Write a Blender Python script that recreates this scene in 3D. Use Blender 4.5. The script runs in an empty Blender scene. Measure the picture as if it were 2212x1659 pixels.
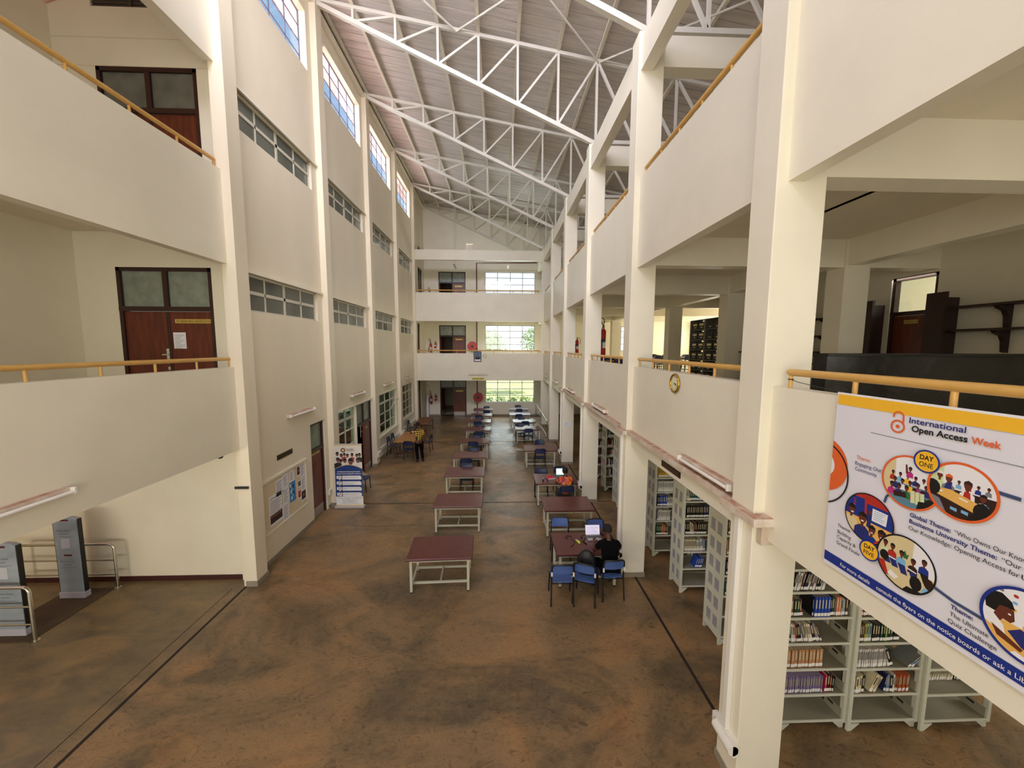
import bpy, bmesh, math, random
from mathutils import Vector, Matrix, Euler
R = random.Random(7)
S = bpy.context.scene
COL = S.collection
PI = math.pi
# ---------------------------------------------------------------- camera (eye 4.9 m above the hall floor)
EYE = Vector((0, 0, 4.9))
FPX = 805.0; CX, CY = 1106.0, 829.5
_y = Vector(((1078-CX)/FPX, 1, -(750-CY)/FPX)).normalized()
_z = (Vector((0, 0, 1)) - _y*_y.z).normalized()
_x = _y.cross(_z)
M3 = Matrix((_x, _y, _z))                      # camera coords (right, forward, up) -> world
def ray(u, v): return M3 @ Vector(((u-CX)/FPX, 1, -(v-CY)/FPX))
def onz(u, v, z=0.0):
    d = ray(u, v); return EYE + d*((z-EYE.z)/d.z)
def onx(u, v, x):
    d = ray(u, v); return EYE + d*(x/d.x)
def ony(u, v, y):
    d = ray(u, v); return EYE + d*(y/d.y)
cam_d = bpy.data.cameras.new('camera'); cam = bpy.data.objects.new('camera', cam_d); COL.objects.link(cam)
r_ = M3 @ Vector((1, 0, 0)); f_ = M3 @ Vector((0, 1, 0)); u_ = M3 @ Vector((0, 0, 1))
cam.matrix_world = Matrix(((r_.x, u_.x, -f_.x, EYE.x), (r_.y, u_.y, -f_.y, EYE.y), (r_.z, u_.z, -f_.z, EYE.z), (0, 0, 0, 1)))
cam_d.sensor_width = 36; cam_d.lens = FPX/2212*36; cam_d.clip_start = 0.05; cam_d.clip_end = 400
S.camera = cam
# ---------------------------------------------------------------- world, sun, daylight, exposure
S.view_settings.view_transform = 'Standard'; S.view_settings.look = 'None'
S.view_settings.gamma = 1; S.view_settings.use_curve_mapping = False
S.view_settings.exposure = 0.30
w = bpy.data.worlds.new('world'); S.world = w; w.use_nodes = True
nt = w.node_tree; bg = nt.nodes['Background']
tc = nt.nodes.new('ShaderNodeTexCoord'); sx = nt.nodes.new('ShaderNodeSeparateXYZ'); rp = nt.nodes.new('ShaderNodeValToRGB')
nt.links.new(tc.outputs['Generated'], sx.inputs[0]); nt.links.new(sx.outputs['Z'], rp.inputs[0])
rp.color_ramp.elements[0].position = 0.0; rp.color_ramp.elements[0].color = (0.95, 0.97, 1, 1)
rp.color_ramp.elements[1].position = 0.75; rp.color_ramp.elements[1].color = (0.17, 0.26, 0.46, 1)
e_ = rp.color_ramp.elements.new(0.38); e_.color = (0.26, 0.38, 0.60, 1)
e_ = rp.color_ramp.elements.new(0.15); e_.color = (0.75, 0.82, 0.92, 1)
nt.links.new(rp.outputs[0], bg.inputs[0]); bg.inputs[1].default_value = 1.7
S.cycles.max_bounces = 8; S.cycles.diffuse_bounces = 5; S.cycles.glossy_bounces = 3; S.cycles.transmission_bounces = 4
S.cycles.transparent_max_bounces = 12; S.cycles.caustics_reflective = False; S.cycles.caustics_refractive = False
S.cycles.sample_clamp_indirect = 4.0
try:
    S.cycles.use_denoising = True; S.cycles.denoiser = 'OPENIMAGEDENOISE'
except Exception: pass
def light(name, kind, loc, target, energy, color=(1, 1, 1), sx_=1, sy_=1, spread=180):
    d = bpy.data.lights.new(name, kind); d.energy = energy; d.color = color
    if kind == 'AREA':
        d.shape = 'RECTANGLE'; d.size = sx_; d.size_y = sy_; d.spread = math.radians(spread)
    o = bpy.data.objects.new(name, d); COL.objects.link(o); o.location = loc
    o.rotation_euler = (Vector(target)-Vector(loc)).to_track_quat('-Z', 'Y').to_euler()
    return o
sun = light('sun', 'SUN', (-20, 0, 30), (-20+5, .8, 30-12), 8.0, (1.0, 0.95, 0.88)); sun.data.angle = 0.01
# daylight of the glazed entrance front behind the viewer
light('daylight_entrance_front', 'AREA', (-2.0, -5.2, 6.2), (-1.5, 10, 5.2), 400, (1.0, 0.85, 0.54), 9.0, 9.0)
# added lamp in place of clerestory daylight, high beside the viewer
light('clerestory_fill', 'AREA', (-5.05, 2.0, 12.9), (3.5, 9.5, 5.5), 560, (0.66, 0.68, 1.0), 6.5, 1.6)
# daylight of the side windows of the reading rooms
light('daylight_reading_room', 'AREA', (13.85, 21.0, 5.6), (6, 21, 4.6), 330, (1.0, 0.95, 0.78), 9.0, 1.7)
light('daylight_stack_room', 'AREA', (8.8, 0.0, 5.7), (5, 7, 5.2), 40, (1.0, 0.9, 0.7), 3.0, 1.5)
light('daylight_book_hall', 'AREA', (8.85, 3.2, 1.9), (4.0, 5.0, 0.9), 85, (1.0, 0.92, 0.75), 3.5, 1.4)

# added lamps hidden behind the wall bands, sending extra light through the end windows
for z_, h_ in ((3.7, 1.3), (7.45, 1.3), (11.9, 1.6)):
    light('end_window_fill', 'AREA', (.8, 28.6, z_), (-.6, 10, z_-2.0), 560, (.92, .95, 1.0), 5.0, h_)
light('hall_fill', 'AREA', (-1.5, 5.0, 13.0), (-1.0, 22, 5.5), 330, (.90, .88, 1.0), 6.0, 1.5, 120)  # added fill lamp under the closed roof, brightening the far hall
for k_ in range(1, 5):
    yc = 3.6+3.87*k_+2.0
    light('clerestory_outer_fill', 'AREA', (-6.7, yc, 13.1), (2.6, yc, 12.4), 170, (.84, .82, 1.0), 1.1, 3.4)  # added lamp per bay, outside and out of view, boosting the sky light
light('daylight_lobby', 'AREA', (-8.6, -5.4, 1.9), (-7.6, 7.6, 1.2), 260, (1.0, .92, .72), 3.6, 2.0)
light('daylight_corridor', 'AREA', (10.1, 8.0, 7.0), (10.9, 8.0, 5.4), 45, (1.0, .95, .82), .8, 2.5)
# ---------------------------------------------------------------- materials
def lin(c):
    return tuple((x/255/12.92 if x/255 <= .04045 else ((x/255+.055)/1.055)**2.4) for x in c)
MATS = {}
def mat(name, c, rough=.6, metal=0, var=0.0, vs=3.0, bump=0.0, bs=30.0, c2=None, stretch=(1, 1, 1), spec=.5, detail=6, emit=0, coat=0):
    if name in MATS: return MATS[name]
    m = bpy.data.materials.new(name); m.use_nodes = True; n = m.node_tree.nodes; l = m.node_tree.links
    p = n['Principled BSDF']; c = lin(c)
    p.inputs['Base Color'].default_value = (*c, 1); p.inputs['Roughness'].default_value = rough
    p.inputs['Metallic'].default_value = metal; p.inputs['Specular IOR Level'].default_value = spec
    if coat: p.inputs['Coat Weight'].default_value = coat; p.inputs['Coat Roughness'].default_value = .15
    if emit:
        p.inputs['Emission Color'].default_value = (*c, 1); p.inputs['Emission Strength'].default_value = emit
    if var or c2 or bump:
        t = n.new('ShaderNodeTexCoord'); mp = n.new('ShaderNodeMapping'); mp.inputs['Scale'].default_value = stretch
        l.new(t.outputs['Object'], mp.inputs[0])
    if var or c2:
        k = n.new('ShaderNodeTexNoise'); k.inputs['Scale'].default_value = vs; k.inputs['Detail'].default_value = detail
        l.new(mp.outputs[0], k.inputs['Vector'])
        r = n.new('ShaderNodeValToRGB'); r.color_ramp.elements[0].position = .3; r.color_ramp.elements[1].position = .7
        a = c; b = lin(c2) if c2 else tuple(min(1, x*(1+var)) for x in c)
        if not c2: a = tuple(x*(1-var) for x in c)
        r.color_ramp.elements[0].color = (*a, 1); r.color_ramp.elements[1].color = (*b, 1)
        l.new(k.outputs['Fac'], r.inputs[0]); l.new(r.outputs[0], p.inputs['Base Color'])
    if bump:
        k2 = n.new('ShaderNodeTexNoise'); k2.inputs['Scale'].default_value = bs; k2.inputs['Detail'].default_value = 5
        l.new(mp.outputs[0], k2.inputs['Vector'])
        b_ = n.new('ShaderNodeBump'); b_.inputs['Strength'].default_value = bump; b_.inputs['Distance'].default_value = .02
        l.new(k2.outputs['Fac'], b_.inputs['Height']); l.new(b_.outputs[0], p.inputs['Normal'])
    MATS[name] = m; return m
PAINT = mat('cream_wall_paint', (230, 223, 203), .42, var=.035, vs=1.3, bump=.12, bs=14)
PAINTW = mat('hall_wall_paint', (229, 218, 194), .40, var=.05, vs=.9, bump=.15, bs=9, stretch=(1, 1, .5))
CEIL = mat('ceiling_paint', (222, 212, 190), .7, var=.03, vs=2)
STEELW = mat('white_steel_paint', (212, 207, 196), .45, var=.03, vs=5)
PURL = mat('purlin_paint', (228, 220, 202), .5, var=.06, vs=4)
WOOD = mat('door_wood', (112, 48, 24), .38, c2=(78, 30, 15), vs=2.2, stretch=(9, 9, .8), detail=8)
DWOOD = mat('dark_door_frame', (48, 22, 16), .4, var=.15, vs=5)
MAROON = mat('maroon_table_top', (104, 52, 50), .28, var=.08, vs=9, c2=(92, 45, 44), detail=3)
MAROONE = mat('dark_table_edge', (62, 24, 24), .35)
GREYST = mat('grey_steel_frame', (186, 184, 164), .45, var=.05, vs=6)
BLKST = mat('black_steel_tube', (22, 23, 28), .35)
BLUEP = mat('blue_plastic', (74, 100, 160), .42, var=.05, vs=8)
DIMBLUEP = mat('dim_blue_plastic', (36, 48, 82), .4, var=.05, vs=8)  # blue of the near chairs, dim light of the others put into the colour
RAILY = mat('ochre_handrail_paint', (206, 160, 84), .33, var=.05, vs=12)
CHROME = mat('brushed_steel', (190, 186, 172), .25, 1, var=.05, vs=20)
WHITE = mat('white_plastic', (228, 224, 215), .45)
DUSTY = mat('dusty_white_plastic', (218, 210, 196), .6, c2=(196, 172, 152), vs=7, detail=8)
DUST = mat('reddish_dust', (206, 184, 164), .8, c2=(166, 112, 86), vs=9, detail=9)
BLACK = mat('black_plastic', (20, 20, 20), .45)
RED = mat('red_enamel', (176, 28, 24), .35)
DRED = mat('dark_red_pipe', (96, 22, 24), .4)
BRASSP = mat('brass_plate', (208, 176, 84), .35, .3)
BLKMARB = mat('black_marble', (16, 16, 17), .25, c2=(46, 46, 46), vs=4, detail=10)
DBROWN = mat('dark_brown_board', (46, 22, 17), .45, var=.1, vs=6)
SHELFP = mat('shelf_grey_paint', (205, 206, 190), .4, var=.03, vs=5)
SHELFD = mat('shelf_inner_paint', (150, 145, 128), .5, var=.05, vs=5)
PERF = mat('perforated_sheet', (150, 148, 156), .5, var=.1, vs=60)
PAPER = mat('paper', (232, 232, 236), .8)
SKIRT = mat('grey_cement_skirting', (140, 130, 112), .7, var=.1, vs=9)
RSKIRT = mat('dark_red_skirting', (62, 20, 18), .5)
SKIN = mat('brown_skin', (92, 56, 38), .5, var=.05, vs=9)
HAIR = mat('black_hair', (14, 12, 12), .8, bump=.4, bs=120)
GLASSF = mat('frosted_glass', (142, 150, 138), .22, c2=(118, 126, 118), vs=5, bump=.1, bs=60)
STRIPG = mat('grey_window_glass', (112, 114, 104), .12, c2=(86, 88, 80), vs=1.6, stretch=(1, 1, .6))
FRAMEW = mat('window_frame_paint', (206, 200, 182), .45)
def floor_mat():
    m = bpy.data.materials.new('stained_cement_floor'); m.use_nodes = True; n = m.node_tree.nodes; l = m.node_tree.links
    p = n['Principled BSDF']; t = n.new('ShaderNodeTexCoord')
    def noise(scale, det, dist, rot=0, st=(1, 1, 1), ro=.55):
        mp = n.new('ShaderNodeMapping'); mp.inputs['Scale'].default_value = st; mp.inputs['Rotation'].default_value = (0, 0, rot)
        l.new(t.outputs['Object'], mp.inputs[0])
        k = n.new('ShaderNodeTexNoise'); k.inputs['Scale'].default_value = scale; k.inputs['Detail'].default_value = det
        k.inputs['Distortion'].default_value = dist; k.inputs['Roughness'].default_value = ro
        l.new(mp.outputs[0], k.inputs['Vector']); return k
    def ramp(src, *st):
        r = n.new('ShaderNodeValToRGB'); el = r.color_ramp.elements
        el[0].position, el[1].position = st[0][0], st[-1][0]
        el[0].color = (*lin(st[0][1]), 1); el[1].color = (*lin(st[-1][1]), 1)
        for q, c in st[1:-1]:
            e = el.new(q); e.color = (*lin(c), 1)
        l.new(src, r.inputs[0]); return r
    def mixc(f, a, b, mode='MIX'):
        x = n.new('ShaderNodeMix'); x.data_type = 'RGBA'; x.blend_type = mode
        if isinstance(f, float): x.inputs[0].default_value = f
        else: l.new(f, x.inputs[0])
        l.new(a, x.inputs[6]); l.new(b, x.inputs[7]); return x.outputs[2]
    base = ramp(noise(.55, 8, .9, .5, (1, 1.25, 1)).outputs['Fac'], (.32, (124, 99, 69)), (.46, (142, 114, 80)), (.58, (156, 121, 80)), (.72, (164, 118, 74)))
    dark = ramp(noise(.42, 10, 1.3, -.5, (1, 1.7, 1), .66).outputs['Fac'], (.44, (0, 0, 0)), (.62, (255, 255, 255)))
    dcol = ramp(noise(6, 6, .5).outputs['Fac'], (.3, (66, 60, 46)), (.7, (100, 88, 66)))
    dm = n.new('ShaderNodeMath'); dm.operation = 'MULTIPLY'; dm.inputs[1].default_value = .78; l.new(dark.outputs[0], dm.inputs[0])
    c = mixc(dm.outputs[0], base.outputs[0], dcol.outputs[0])
    ln = ramp(noise(4.5, 10, 2.2, .9, (1, 1.8, 1), .7).outputs['Fac'], (.36, (150, 150, 150)), (.46, (255, 255, 255)), (.56, (225, 225, 225)), (.68, (170, 170, 170)))
    c = mixc(.7, c, ln.outputs[0], 'MULTIPLY')
    # greener worn cement on the lobby side
    s = n.new('ShaderNodeSeparateXYZ'); l.new(t.outputs['Object'], s.inputs[0])
    g = n.new('ShaderNodeMapRange'); g.inputs[1].default_value = -5.0; g.inputs[2].default_value = -5.6; l.new(s.outputs[0], g.inputs[0])
    g2 = n.new('ShaderNodeMath'); g2.operation = 'MULTIPLY'; g2.inputs[1].default_value = .6; l.new(g.outputs[0], g2.inputs[0])
    gc = ramp(noise(1.1, 8, 1.2, .6, (1, 2, 1)).outputs['Fac'], (.32, (82, 80, 64)), (.5, (118, 106, 80)), (.66, (144, 122, 84)))
    c = mixc(g2.outputs[0], c, gc.outputs[0])
    l.new(c, p.inputs['Base Color'])
    rr = n.new('ShaderNodeMapRange'); rr.inputs[1].default_value = .3; rr.inputs[2].default_value = .7; rr.inputs[3].default_value = .30; rr.inputs[4].default_value = .48
    l.new(noise(3, 6, 1).outputs['Fac'], rr.inputs[0]); l.new(rr.outputs[0], p.inputs['Roughness'])
    b = n.new('ShaderNodeBump'); b.inputs['Strength'].default_value = .25; b.inputs['Distance'].default_value = .01
    l.new(noise(5, 9, 1.5).outputs['Fac'], b.inputs['Height']); l.new(b.outputs[0], p.inputs['Normal'])
    return m
FLOOR = floor_mat()
def clear_glass(name, tint=(.9, .95, .92), refl=.12):
    m = bpy.data.materials.new(name); m.use_nodes = True; n = m.node_tree.nodes; l = m.node_tree.links
    n.remove(n['Principled BSDF']); o = n['Material Output']
    a = n.new('ShaderNodeBsdfTransparent'); a.inputs[0].default_value = (*tint, 1)
    g = n.new('ShaderNodeBsdfGlossy'); g.inputs[1].default_value = .03
    x = n.new('ShaderNodeMixShader'); x.inputs[0].default_value = refl
    l.new(a.outputs[0], x.inputs[1]); l.new(g.outputs[0], x.inputs[2]); l.new(x.outputs[0], o.inputs[0])
    return m
GLASS = clear_glass('clear_glass')
GLASSD = clear_glass('dusty_green_glass', (.55, .6, .5), .1)

# ---------------------------------------------------------------- mesh helper
class MB:
    def __init__(s): s.v = []; s.f = []; s.m = []; s.sm = []
    def add(s, vs, fs, m=0, smooth=False, M=None):
        o = len(s.v)
        s.v += [tuple(M @ Vector(q)) if M else tuple(q) for q in vs]
        for f in fs: s.f.append(tuple(i+o for i in f)); s.m.append(m); s.sm.append(smooth)
        return s
    def box(s, x0, y0, z0, x1, y1, z1, m=0, M=None):
        x0, x1 = sorted((x0, x1)); y0, y1 = sorted((y0, y1)); z0, z1 = sorted((z0, z1))
        v = [(x0, y0, z0), (x1, y0, z0), (x1, y1, z0), (x0, y1, z0), (x0, y0, z1), (x1, y0, z1), (x1, y1, z1), (x0, y1, z1)]
        return s.add(v, [(0, 3, 2, 1), (4, 5, 6, 7), (0, 1, 5, 4), (1, 2, 6, 5), (2, 3, 7, 6), (3, 0, 4, 7)], m, False, M)
    def bar(s, a, b, w, h=None, m=0, up=(0, 0, 1)):      # square bar from a to b
        a, b = Vector(a), Vector(b); h = h or w; d = (b-a).normalized()
        u = Vector(up)
        if abs(d.dot(u)) > .98: u = Vector((0, 1, 0))
        x = d.cross(u).normalized(); y = x.cross(d).normalized()
        v = [p+x*i*w/2+y*j*h/2 for p in (a, b) for i, j in ((-1, -1), (1, -1), (1, 1), (-1, 1))]
        return s.add(v, [(3, 2, 1, 0), (4, 5, 6, 7), (0, 1, 5, 4), (1, 2, 6, 5), (2, 3, 7, 6), (3, 0, 4, 7)], m)
    def tube(s, pts, r, n=8, m=0, caps=True, smooth=True, closed=False):
        pts = [Vector(p) for p in pts]; rs = r if isinstance(r, (list, tuple)) else [r]*len(pts)
        rings = []; prev = None; N = len(pts)
        for i, p in enumerate(pts):
            if closed: d = pts[(i+1) % N]-pts[i-1]
            else: d = (pts[min(i+1, N-1)]-pts[max(i-1, 0)])
            d.normalize()
            if prev is None:
                u = Vector((0, 0, 1)) if abs(d.z) < .9 else Vector((1, 0, 0))
                x = d.cross(u).normalized()
            else: x = (prev-d*prev.dot(d)).normalized()
            prev = x; y = d.cross(x)
            rings.append([p+(x*math.cos(2*PI*k/n)+y*math.sin(2*PI*k/n))*rs[i] for k in range(n)])
        v = [q for g in rings for q in g]; f = []
        for i in range(N if closed else N-1):
            j = (i+1) % N
            for k in range(n): f.append((i*n+k, i*n+(k+1) % n, j*n+(k+1) % n, j*n+k))
        s.add(v, f, m, smooth)
        if caps and not closed:
            s.add(rings[0], [tuple(range(n))[::-1]], m); s.add(rings[-1], [tuple(range(n))], m)
        return s
    def cyl(s, a, b, r, n=16, m=0): return s.tube([a, b], r, n, m)
    def prism(s, poly, o, u, v, t, m=0):        # 2D polygon in plane (o,u,v) extruded by t along u x v
        o, u, v = Vector(o), Vector(u), Vector(v); w_ = u.cross(v).normalized()*t; n = len(poly)
        a = [o+u*p[0]+v*p[1] for p in poly]; b = [q+w_ for q in a]
        s.add(a+b, [tuple(range(n))[::-1], tuple(range(n, 2*n))]+[(i, (i+1) % n, n+(i+1) % n, n+i) for i in range(n)], m); return s
    def flat(s, poly, o, u, v, m=0):
        o, u, v = Vector(o), Vector(u), Vector(v)
        return s.add([o+u*p[0]+v*p[1] for p in poly], [tuple(range(len(poly)))], m)
    def ball(s, c, rx, ry=None, rz=None, m=0, n=12, M=None):
        ry = ry or rx; rz = rz or rx; v = []; f = []; h = n//2
        for i in range(1, h):
            a = PI*i/h
            for k in range(n): v.append((c[0]+rx*math.sin(a)*math.cos(2*PI*k/n), c[1]+ry*math.sin(a)*math.sin(2*PI*k/n), c[2]+rz*math.cos(a)))
        for i in range(h-2):
            for k in range(n): f.append((i*n+k, (i+1)*n+k, (i+1)*n+(k+1) % n, i*n+(k+1) % n))
        t = len(v); v += [(c[0], c[1], c[2]+rz), (c[0], c[1], c[2]-rz)]
        for k in range(n): f.append((t, k, (k+1) % n)); f.append((t+1, (h-2)*n+(k+1) % n, (h-2)*n+k))
        return s.add(v, f, m, True, M)
    def sheet(s, grid, m=0, smooth=True):
        a, b = len(grid), len(grid[0])
        return s.add([q for r in grid for q in r], [(i*b+j, i*b+j+1, (i+1)*b+j+1, (i+1)*b+j) for i in range(a-1) for j in range(b-1)], m, smooth)
    def text(s, body, o, u, v, h, width=None, bold=0.0, align='L', m=0, shear=0):
        cu = bpy.data.curves.new('t', 'FONT'); cu.body = body; cu.offset = bold; cu.shear = shear; cu.resolution_u = 3
        ob = bpy.data.objects.new('t', cu); me = ob.to_mesh()
        vs = [q.co.copy() for q in me.vertices]; fs = [tuple(p.vertices) for p in me.polygons]
        ob.to_mesh_clear(); bpy.data.objects.remove(ob); bpy.data.curves.remove(cu)
        if not vs: return s
        x0 = min(q.x for q in vs); x1 = max(q.x for q in vs); k = h/.72; kx = width/(x1-x0) if width else k
        W = (x1-x0)*kx; off = {'L': 0, 'C': -W/2, 'R': -W}[align]
        o, u, v = Vector(o), Vector(u), Vector(v)
        return s.add([o+u*((q.x-x0)*kx+off)+v*(q.y*k) for q in vs], fs, m)
    def build(s, name, mats, parent=None, bevel=0, seg=2, loc=None, rz=None, label=None):
        me = bpy.data.meshes.new(name)
        c = Vector(loc) if loc is not None else Vector((0, 0, 0))
        me.from_pydata([tuple(Vector(q)-c) for q in s.v] if loc is not None and rz is None else s.v, [], s.f)
        mats = mats if isinstance(mats, (list, tuple)) else [mats]
        for q in mats: me.materials.append(q)
        me.polygons.foreach_set('material_index', [min(i, len(mats)-1) for i in s.m])
        me.polygons.foreach_set('use_smooth', s.sm); me.update()
        o = bpy.data.objects.new(name, me); COL.objects.link(o)
        if parent: o.parent = parent
        if loc is not None: o.location = c
        if rz is not None: o.rotation_euler = (0, 0, rz)
        if bevel:
            b = o.modifiers.new('edge', 'BEVEL'); b.width = bevel; b.segments = seg; b.limit_method = 'ANGLE'; b.angle_limit = .7
        if label: o['label'] = label
        return o
def empty(name, loc=(0, 0, 0), rz=0, label=None, cat=None, group=None, kind=None):
    o = bpy.data.objects.new(name, None); COL.objects.link(o); o.location = loc; o.rotation_euler = (0, 0, rz); o.empty_display_size = .1
    return tag(o, label, cat, group, kind)
def tag(o, label=None, cat=None, group=None, kind=None):
    if label: o['label'] = label
    if cat: o['category'] = cat
    if group: o['group'] = group
    if kind: o['kind'] = kind
    return o
def st(o): o['kind'] = 'structure'; return o
_kids = {}
def copy_tree(o, loc=None, rz=None, label=None, group=None, root=True):
    c = o.copy(); COL.objects.link(c)
    if root and not _kids:
        pass
    for ch in [q for q in bpy.data.objects if q.parent == o]:
        d = copy_tree(ch, root=False); d.parent = c
    if loc is not None: c.location = loc
    if rz is not None: c.rotation_euler = (0, 0, rz)
    if label: c['label'] = label
    if group: c['group'] = group
    return c
def holes_wall(mb, axis, a0, a1, u0, u1, v0, v1, holes, m=0):
    """wall slab between a0 and a1 on `axis`, spanning u (the other horizontal) and z, with rectangular holes (u0,u1,v0,v1)"""
    us = sorted({u0, u1, *[max(u0, min(u1, q)) for h in holes for q in h[:2]]}); vs = sorted({v0, v1, *[max(v0, min(v1, q)) for h in holes for q in h[2:]]})
    for i in range(len(us)-1):
        run = None
        for j in range(len(vs)-1):
            c = ((us[i]+us[i+1])/2, (vs[j]+vs[j+1])/2)
            solid = not any(h[0] < c[0] < h[1] and h[2] < c[1] < h[3] for h in holes)
            if solid and run is None: run = vs[j]
            if run is not None and (not solid or j == len(vs)-2):
                top = vs[j+1] if solid else vs[j]
                if axis == 'x': mb.box(a0, us[i], run, a1, us[i+1], top, m)
                else: mb.box(us[i], a0, run, us[i+1], a1, top, m)
                run = None
    return mb
# ================================================================ SETTING
SP = 3.87
G = [3.60+SP*k for k in range(6)]            # column grid (near faces)
XL = -5.17; XR = 2.62; YF = 26.45; XW = 9.0
F1, F2 = 3.65, 7.30
fl = MB().box(-10.7, -6.2, -.2, 15, 27.0, 0)
st(fl.build('floor', FLOOR))
j = MB()
j.box(-5.20, -6, 0, -5.155, G[1]-.1, .004); j.box(2.90, -6, 0, 2.945, 26.4, .004); j.box(-5.1, 11.39, 0, 9, 11.42, .003); j.box(2.95, 3.42, 0, 9, 3.47, .005)
j.box(-5.1, 19.1, 0, 2.9, 19.13, .003); j.box(-5.42, -6, 0, -5.41, 7.3, .002)
st(j.build('floor_joint', mat('dark_joint', (38, 26, 18), .8)))
# upper floor slabs (each is also the ceiling below)
for z in (F1, F2):
    b = MB()
    b.box(2.80, -6, z-.22, XW, 26.4, z); b.box(-8.15, -6, z-.22, -5.2, 7.6, z); b.box(-5.17, 23.05, z-.22, 2.8, 26.4, z)
    if z == F1: b.box(XW, 15.2, z-.22, 14.2, 26.4, z)
    else: b.box(XW, 15.2, z-.22, 14.2, 26.4, z)
    st(b.build('floor_slab', CEIL))
# ---- long solid wall on the window side
holes = []
for k in range(1, 5):
    g = G[k]
    holes.append((g+.50, g+3.55, 12.30, 13.78))
    holes.append((g+.46, g+3.50, 9.20, 9.93)); holes.append((g+.46, g+3.50, 5.62, 6.40))
holes += [(10.22, 11.05, 0, 2.76), (12.03, 13.52, 0.95, 2.80), (13.55, 15.12, 0, 2.80), (16.06, 18.80, 1.0, 2.82), (19.93, 22.44, 1.0, 2.82)]
holes += [(23.35, 24.8, 0, 2.75), (23.35, 24.8, F1, 6.42), (24.50, 25.85, F2, 10.0), (23.2, 24.15, 11.0, 11.34), (24.6, 25.7, 11.0, 11.34)]
b = MB(); holes_wall(b, 'x', XL-.22, XL, 7.60, 26.7, 0, 14.35, holes)
st(b.build('wall_left', PAINTW))
for k in range(1, 6):
    g = G[k]; st(MB().box(XL-.05, g-.08, 0, -4.96 if k == 1 else -5.0, g+.27, 14.35).build('wall_pilaster', PAINTW))
b = MB()
for k in range(1, 6): b.box(XL, G[k]-.1, 0, -4.94 if k == 1 else -4.985, G[k]+.29, .11)
for y0, y1 in ((7.7, 10.2), (11.1, 11.3), (11.6, 13.5), (15.5, 19.0), (19.35, 22.9)): b.box(XL, y0, 0, XL+.015, y1, .1)
st(b.build('baseboard_left', SKIRT))
# sills below the ground windows and thin ledges of the strips
b = MB()
b.box(XL-.02, 15.95, .95, XL+.05, 18.95, .995); b.box(XL-.02, 19.82, .95, XL+.05, 22.6, .995)
b.box(XL, 18.93, .1, XL+.025, 18.97, 1.0); b.box(XL, 22.58, .1, XL+.025, 22.62, 1.0)
for k in range(1, 5):
    for z in (9.93, 6.40): b.box(XL-.02, G[k]+.3, z, XL+.06, G[k]+3.75, z+.05)
b.box(XL-.02, 11.65, 2.80, XL+.05, 15.2, 2.84); b.box(XL-.02, 15.5, 2.82, XL+.04, 18.95, 2.86)
st(b.build('trim_1', PAINT))
def grid_window(name, axis, a, u0, u1, z0, z1, us, zs, fm=FRAMEW, gm=STRIPG, t=.035, d=.05, heavy=(), opened=None):
    """metal window in plane axis=a; us/zs inner bar positions"""
    e = st(empty(name, (0, 0, 0)))
    f = MB()
    def bx(p0, p1, q0, q1, dd=d):
        if axis == 'x': f.box(a-dd/2, p0, q0, a+dd/2, p1, q1)
        else: f.box(p0, a-dd/2, q0, p1, a+dd/2, q1)
    bx(u0, u1, z0, z0+t); bx(u0, u1, z1-t, z1); bx(u0, u0+t, z0, z1); bx(u1-t, u1, z0, z1)
    for q in us: w_ = t*(1.6 if q in heavy else .8); bx(q-w_/2, q+w_/2, z0, z1, d*.9)
    for q in zs: w_ = t*(1.6 if q in heavy else .8); bx(u0, u1, q-w_/2, q+w_/2, d*.9)
    f.build('window_frame', fm, e)
    if gm:
        g = MB()
        if axis == 'x': g.box(a-.004, u0, z0, a+.004, u1, z1)
        else: g.box(u0, a-.004, z0, u1, a+.004, z1)
        g.build('window_glass', gm, e)
    return e
wn = 0
for k in range(1, 5):
    g = G[k]
    for z0, z1 in ((9.2, 9.93), (5.62, 6.40)):
        wn += 1; u0, u1 = g+.46, g+3.5
        grid_window(f'window_{wn}', 'x', XL-.09, u0, u1, z0, z1, [u0+.76, u0+1.52, u0+2.28], [(z0+z1)/2+.02], heavy=(u0+1.52, (z0+z1)/2+.02), t=.045)
    wn += 1; u0, u1 = g+.86, g+3.55
    grid_window(f'window_{wn}', 'x', XL-.19, u0, u1, 12.30, 13.78, [u0+.67, u0+1.34, u0+2.01], [12.67, 13.04, 13.41], fm=mat('dark_window_bar', (88, 90, 110), .5), gm=GLASS, t=.022, d=.03)
    lv = MB()
    for i in range(18): lv.box(XL-.20, g+.50, 12.32+i*.081, XL-.12, g+.86, 12.37+i*.081)
    lv.box(XL-.21, g+.84, 12.30, XL-.1, g+.88, 13.78)
    st(lv.build('window_louver', mat('louver_paint', (150, 128, 118), .6)))
# ground windows
e = grid_window('window_21', 'x', XL-.1, 12.03, 13.50, .95, 2.80, [12.72], [1.45, 2.0, 2.42], gm=GLASSD, heavy=(2.42, 1.45), t=.05)
e = grid_window('window_22', 'x', XL-.1, 16.06, 18.80, 1.0, 2.82, [16.38, 17.18, 17.98], [1.45, 1.9, 2.38], gm=GLASSD, t=.05, heavy=(2.38,))
sh = MB().box(-.03, 0, 0, 0, .68, .03).box(-.03, 0, .42, 0, .68, .45).box(-.03, 0, 0, 0, .03, .45).box(-.03, .65, 0, 0, .68, .45)
o = sh.build('window_sash', FRAMEW, e); o.location = (XL-.06, 18.05, 1.92); o.rotation_euler = (0, .45, 0)
e = grid_window('window_23', 'x', XL-.1, 19.93, 22.44, 1.0, 2.82, [20.3, 21.0, 21.75], [1.45, 1.9, 2.38], gm=mat('yellowed_window_glass', (128, 116, 74), .2, c2=(60, 58, 44), vs=1.5), t=.05, heavy=(2.38,))
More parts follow.
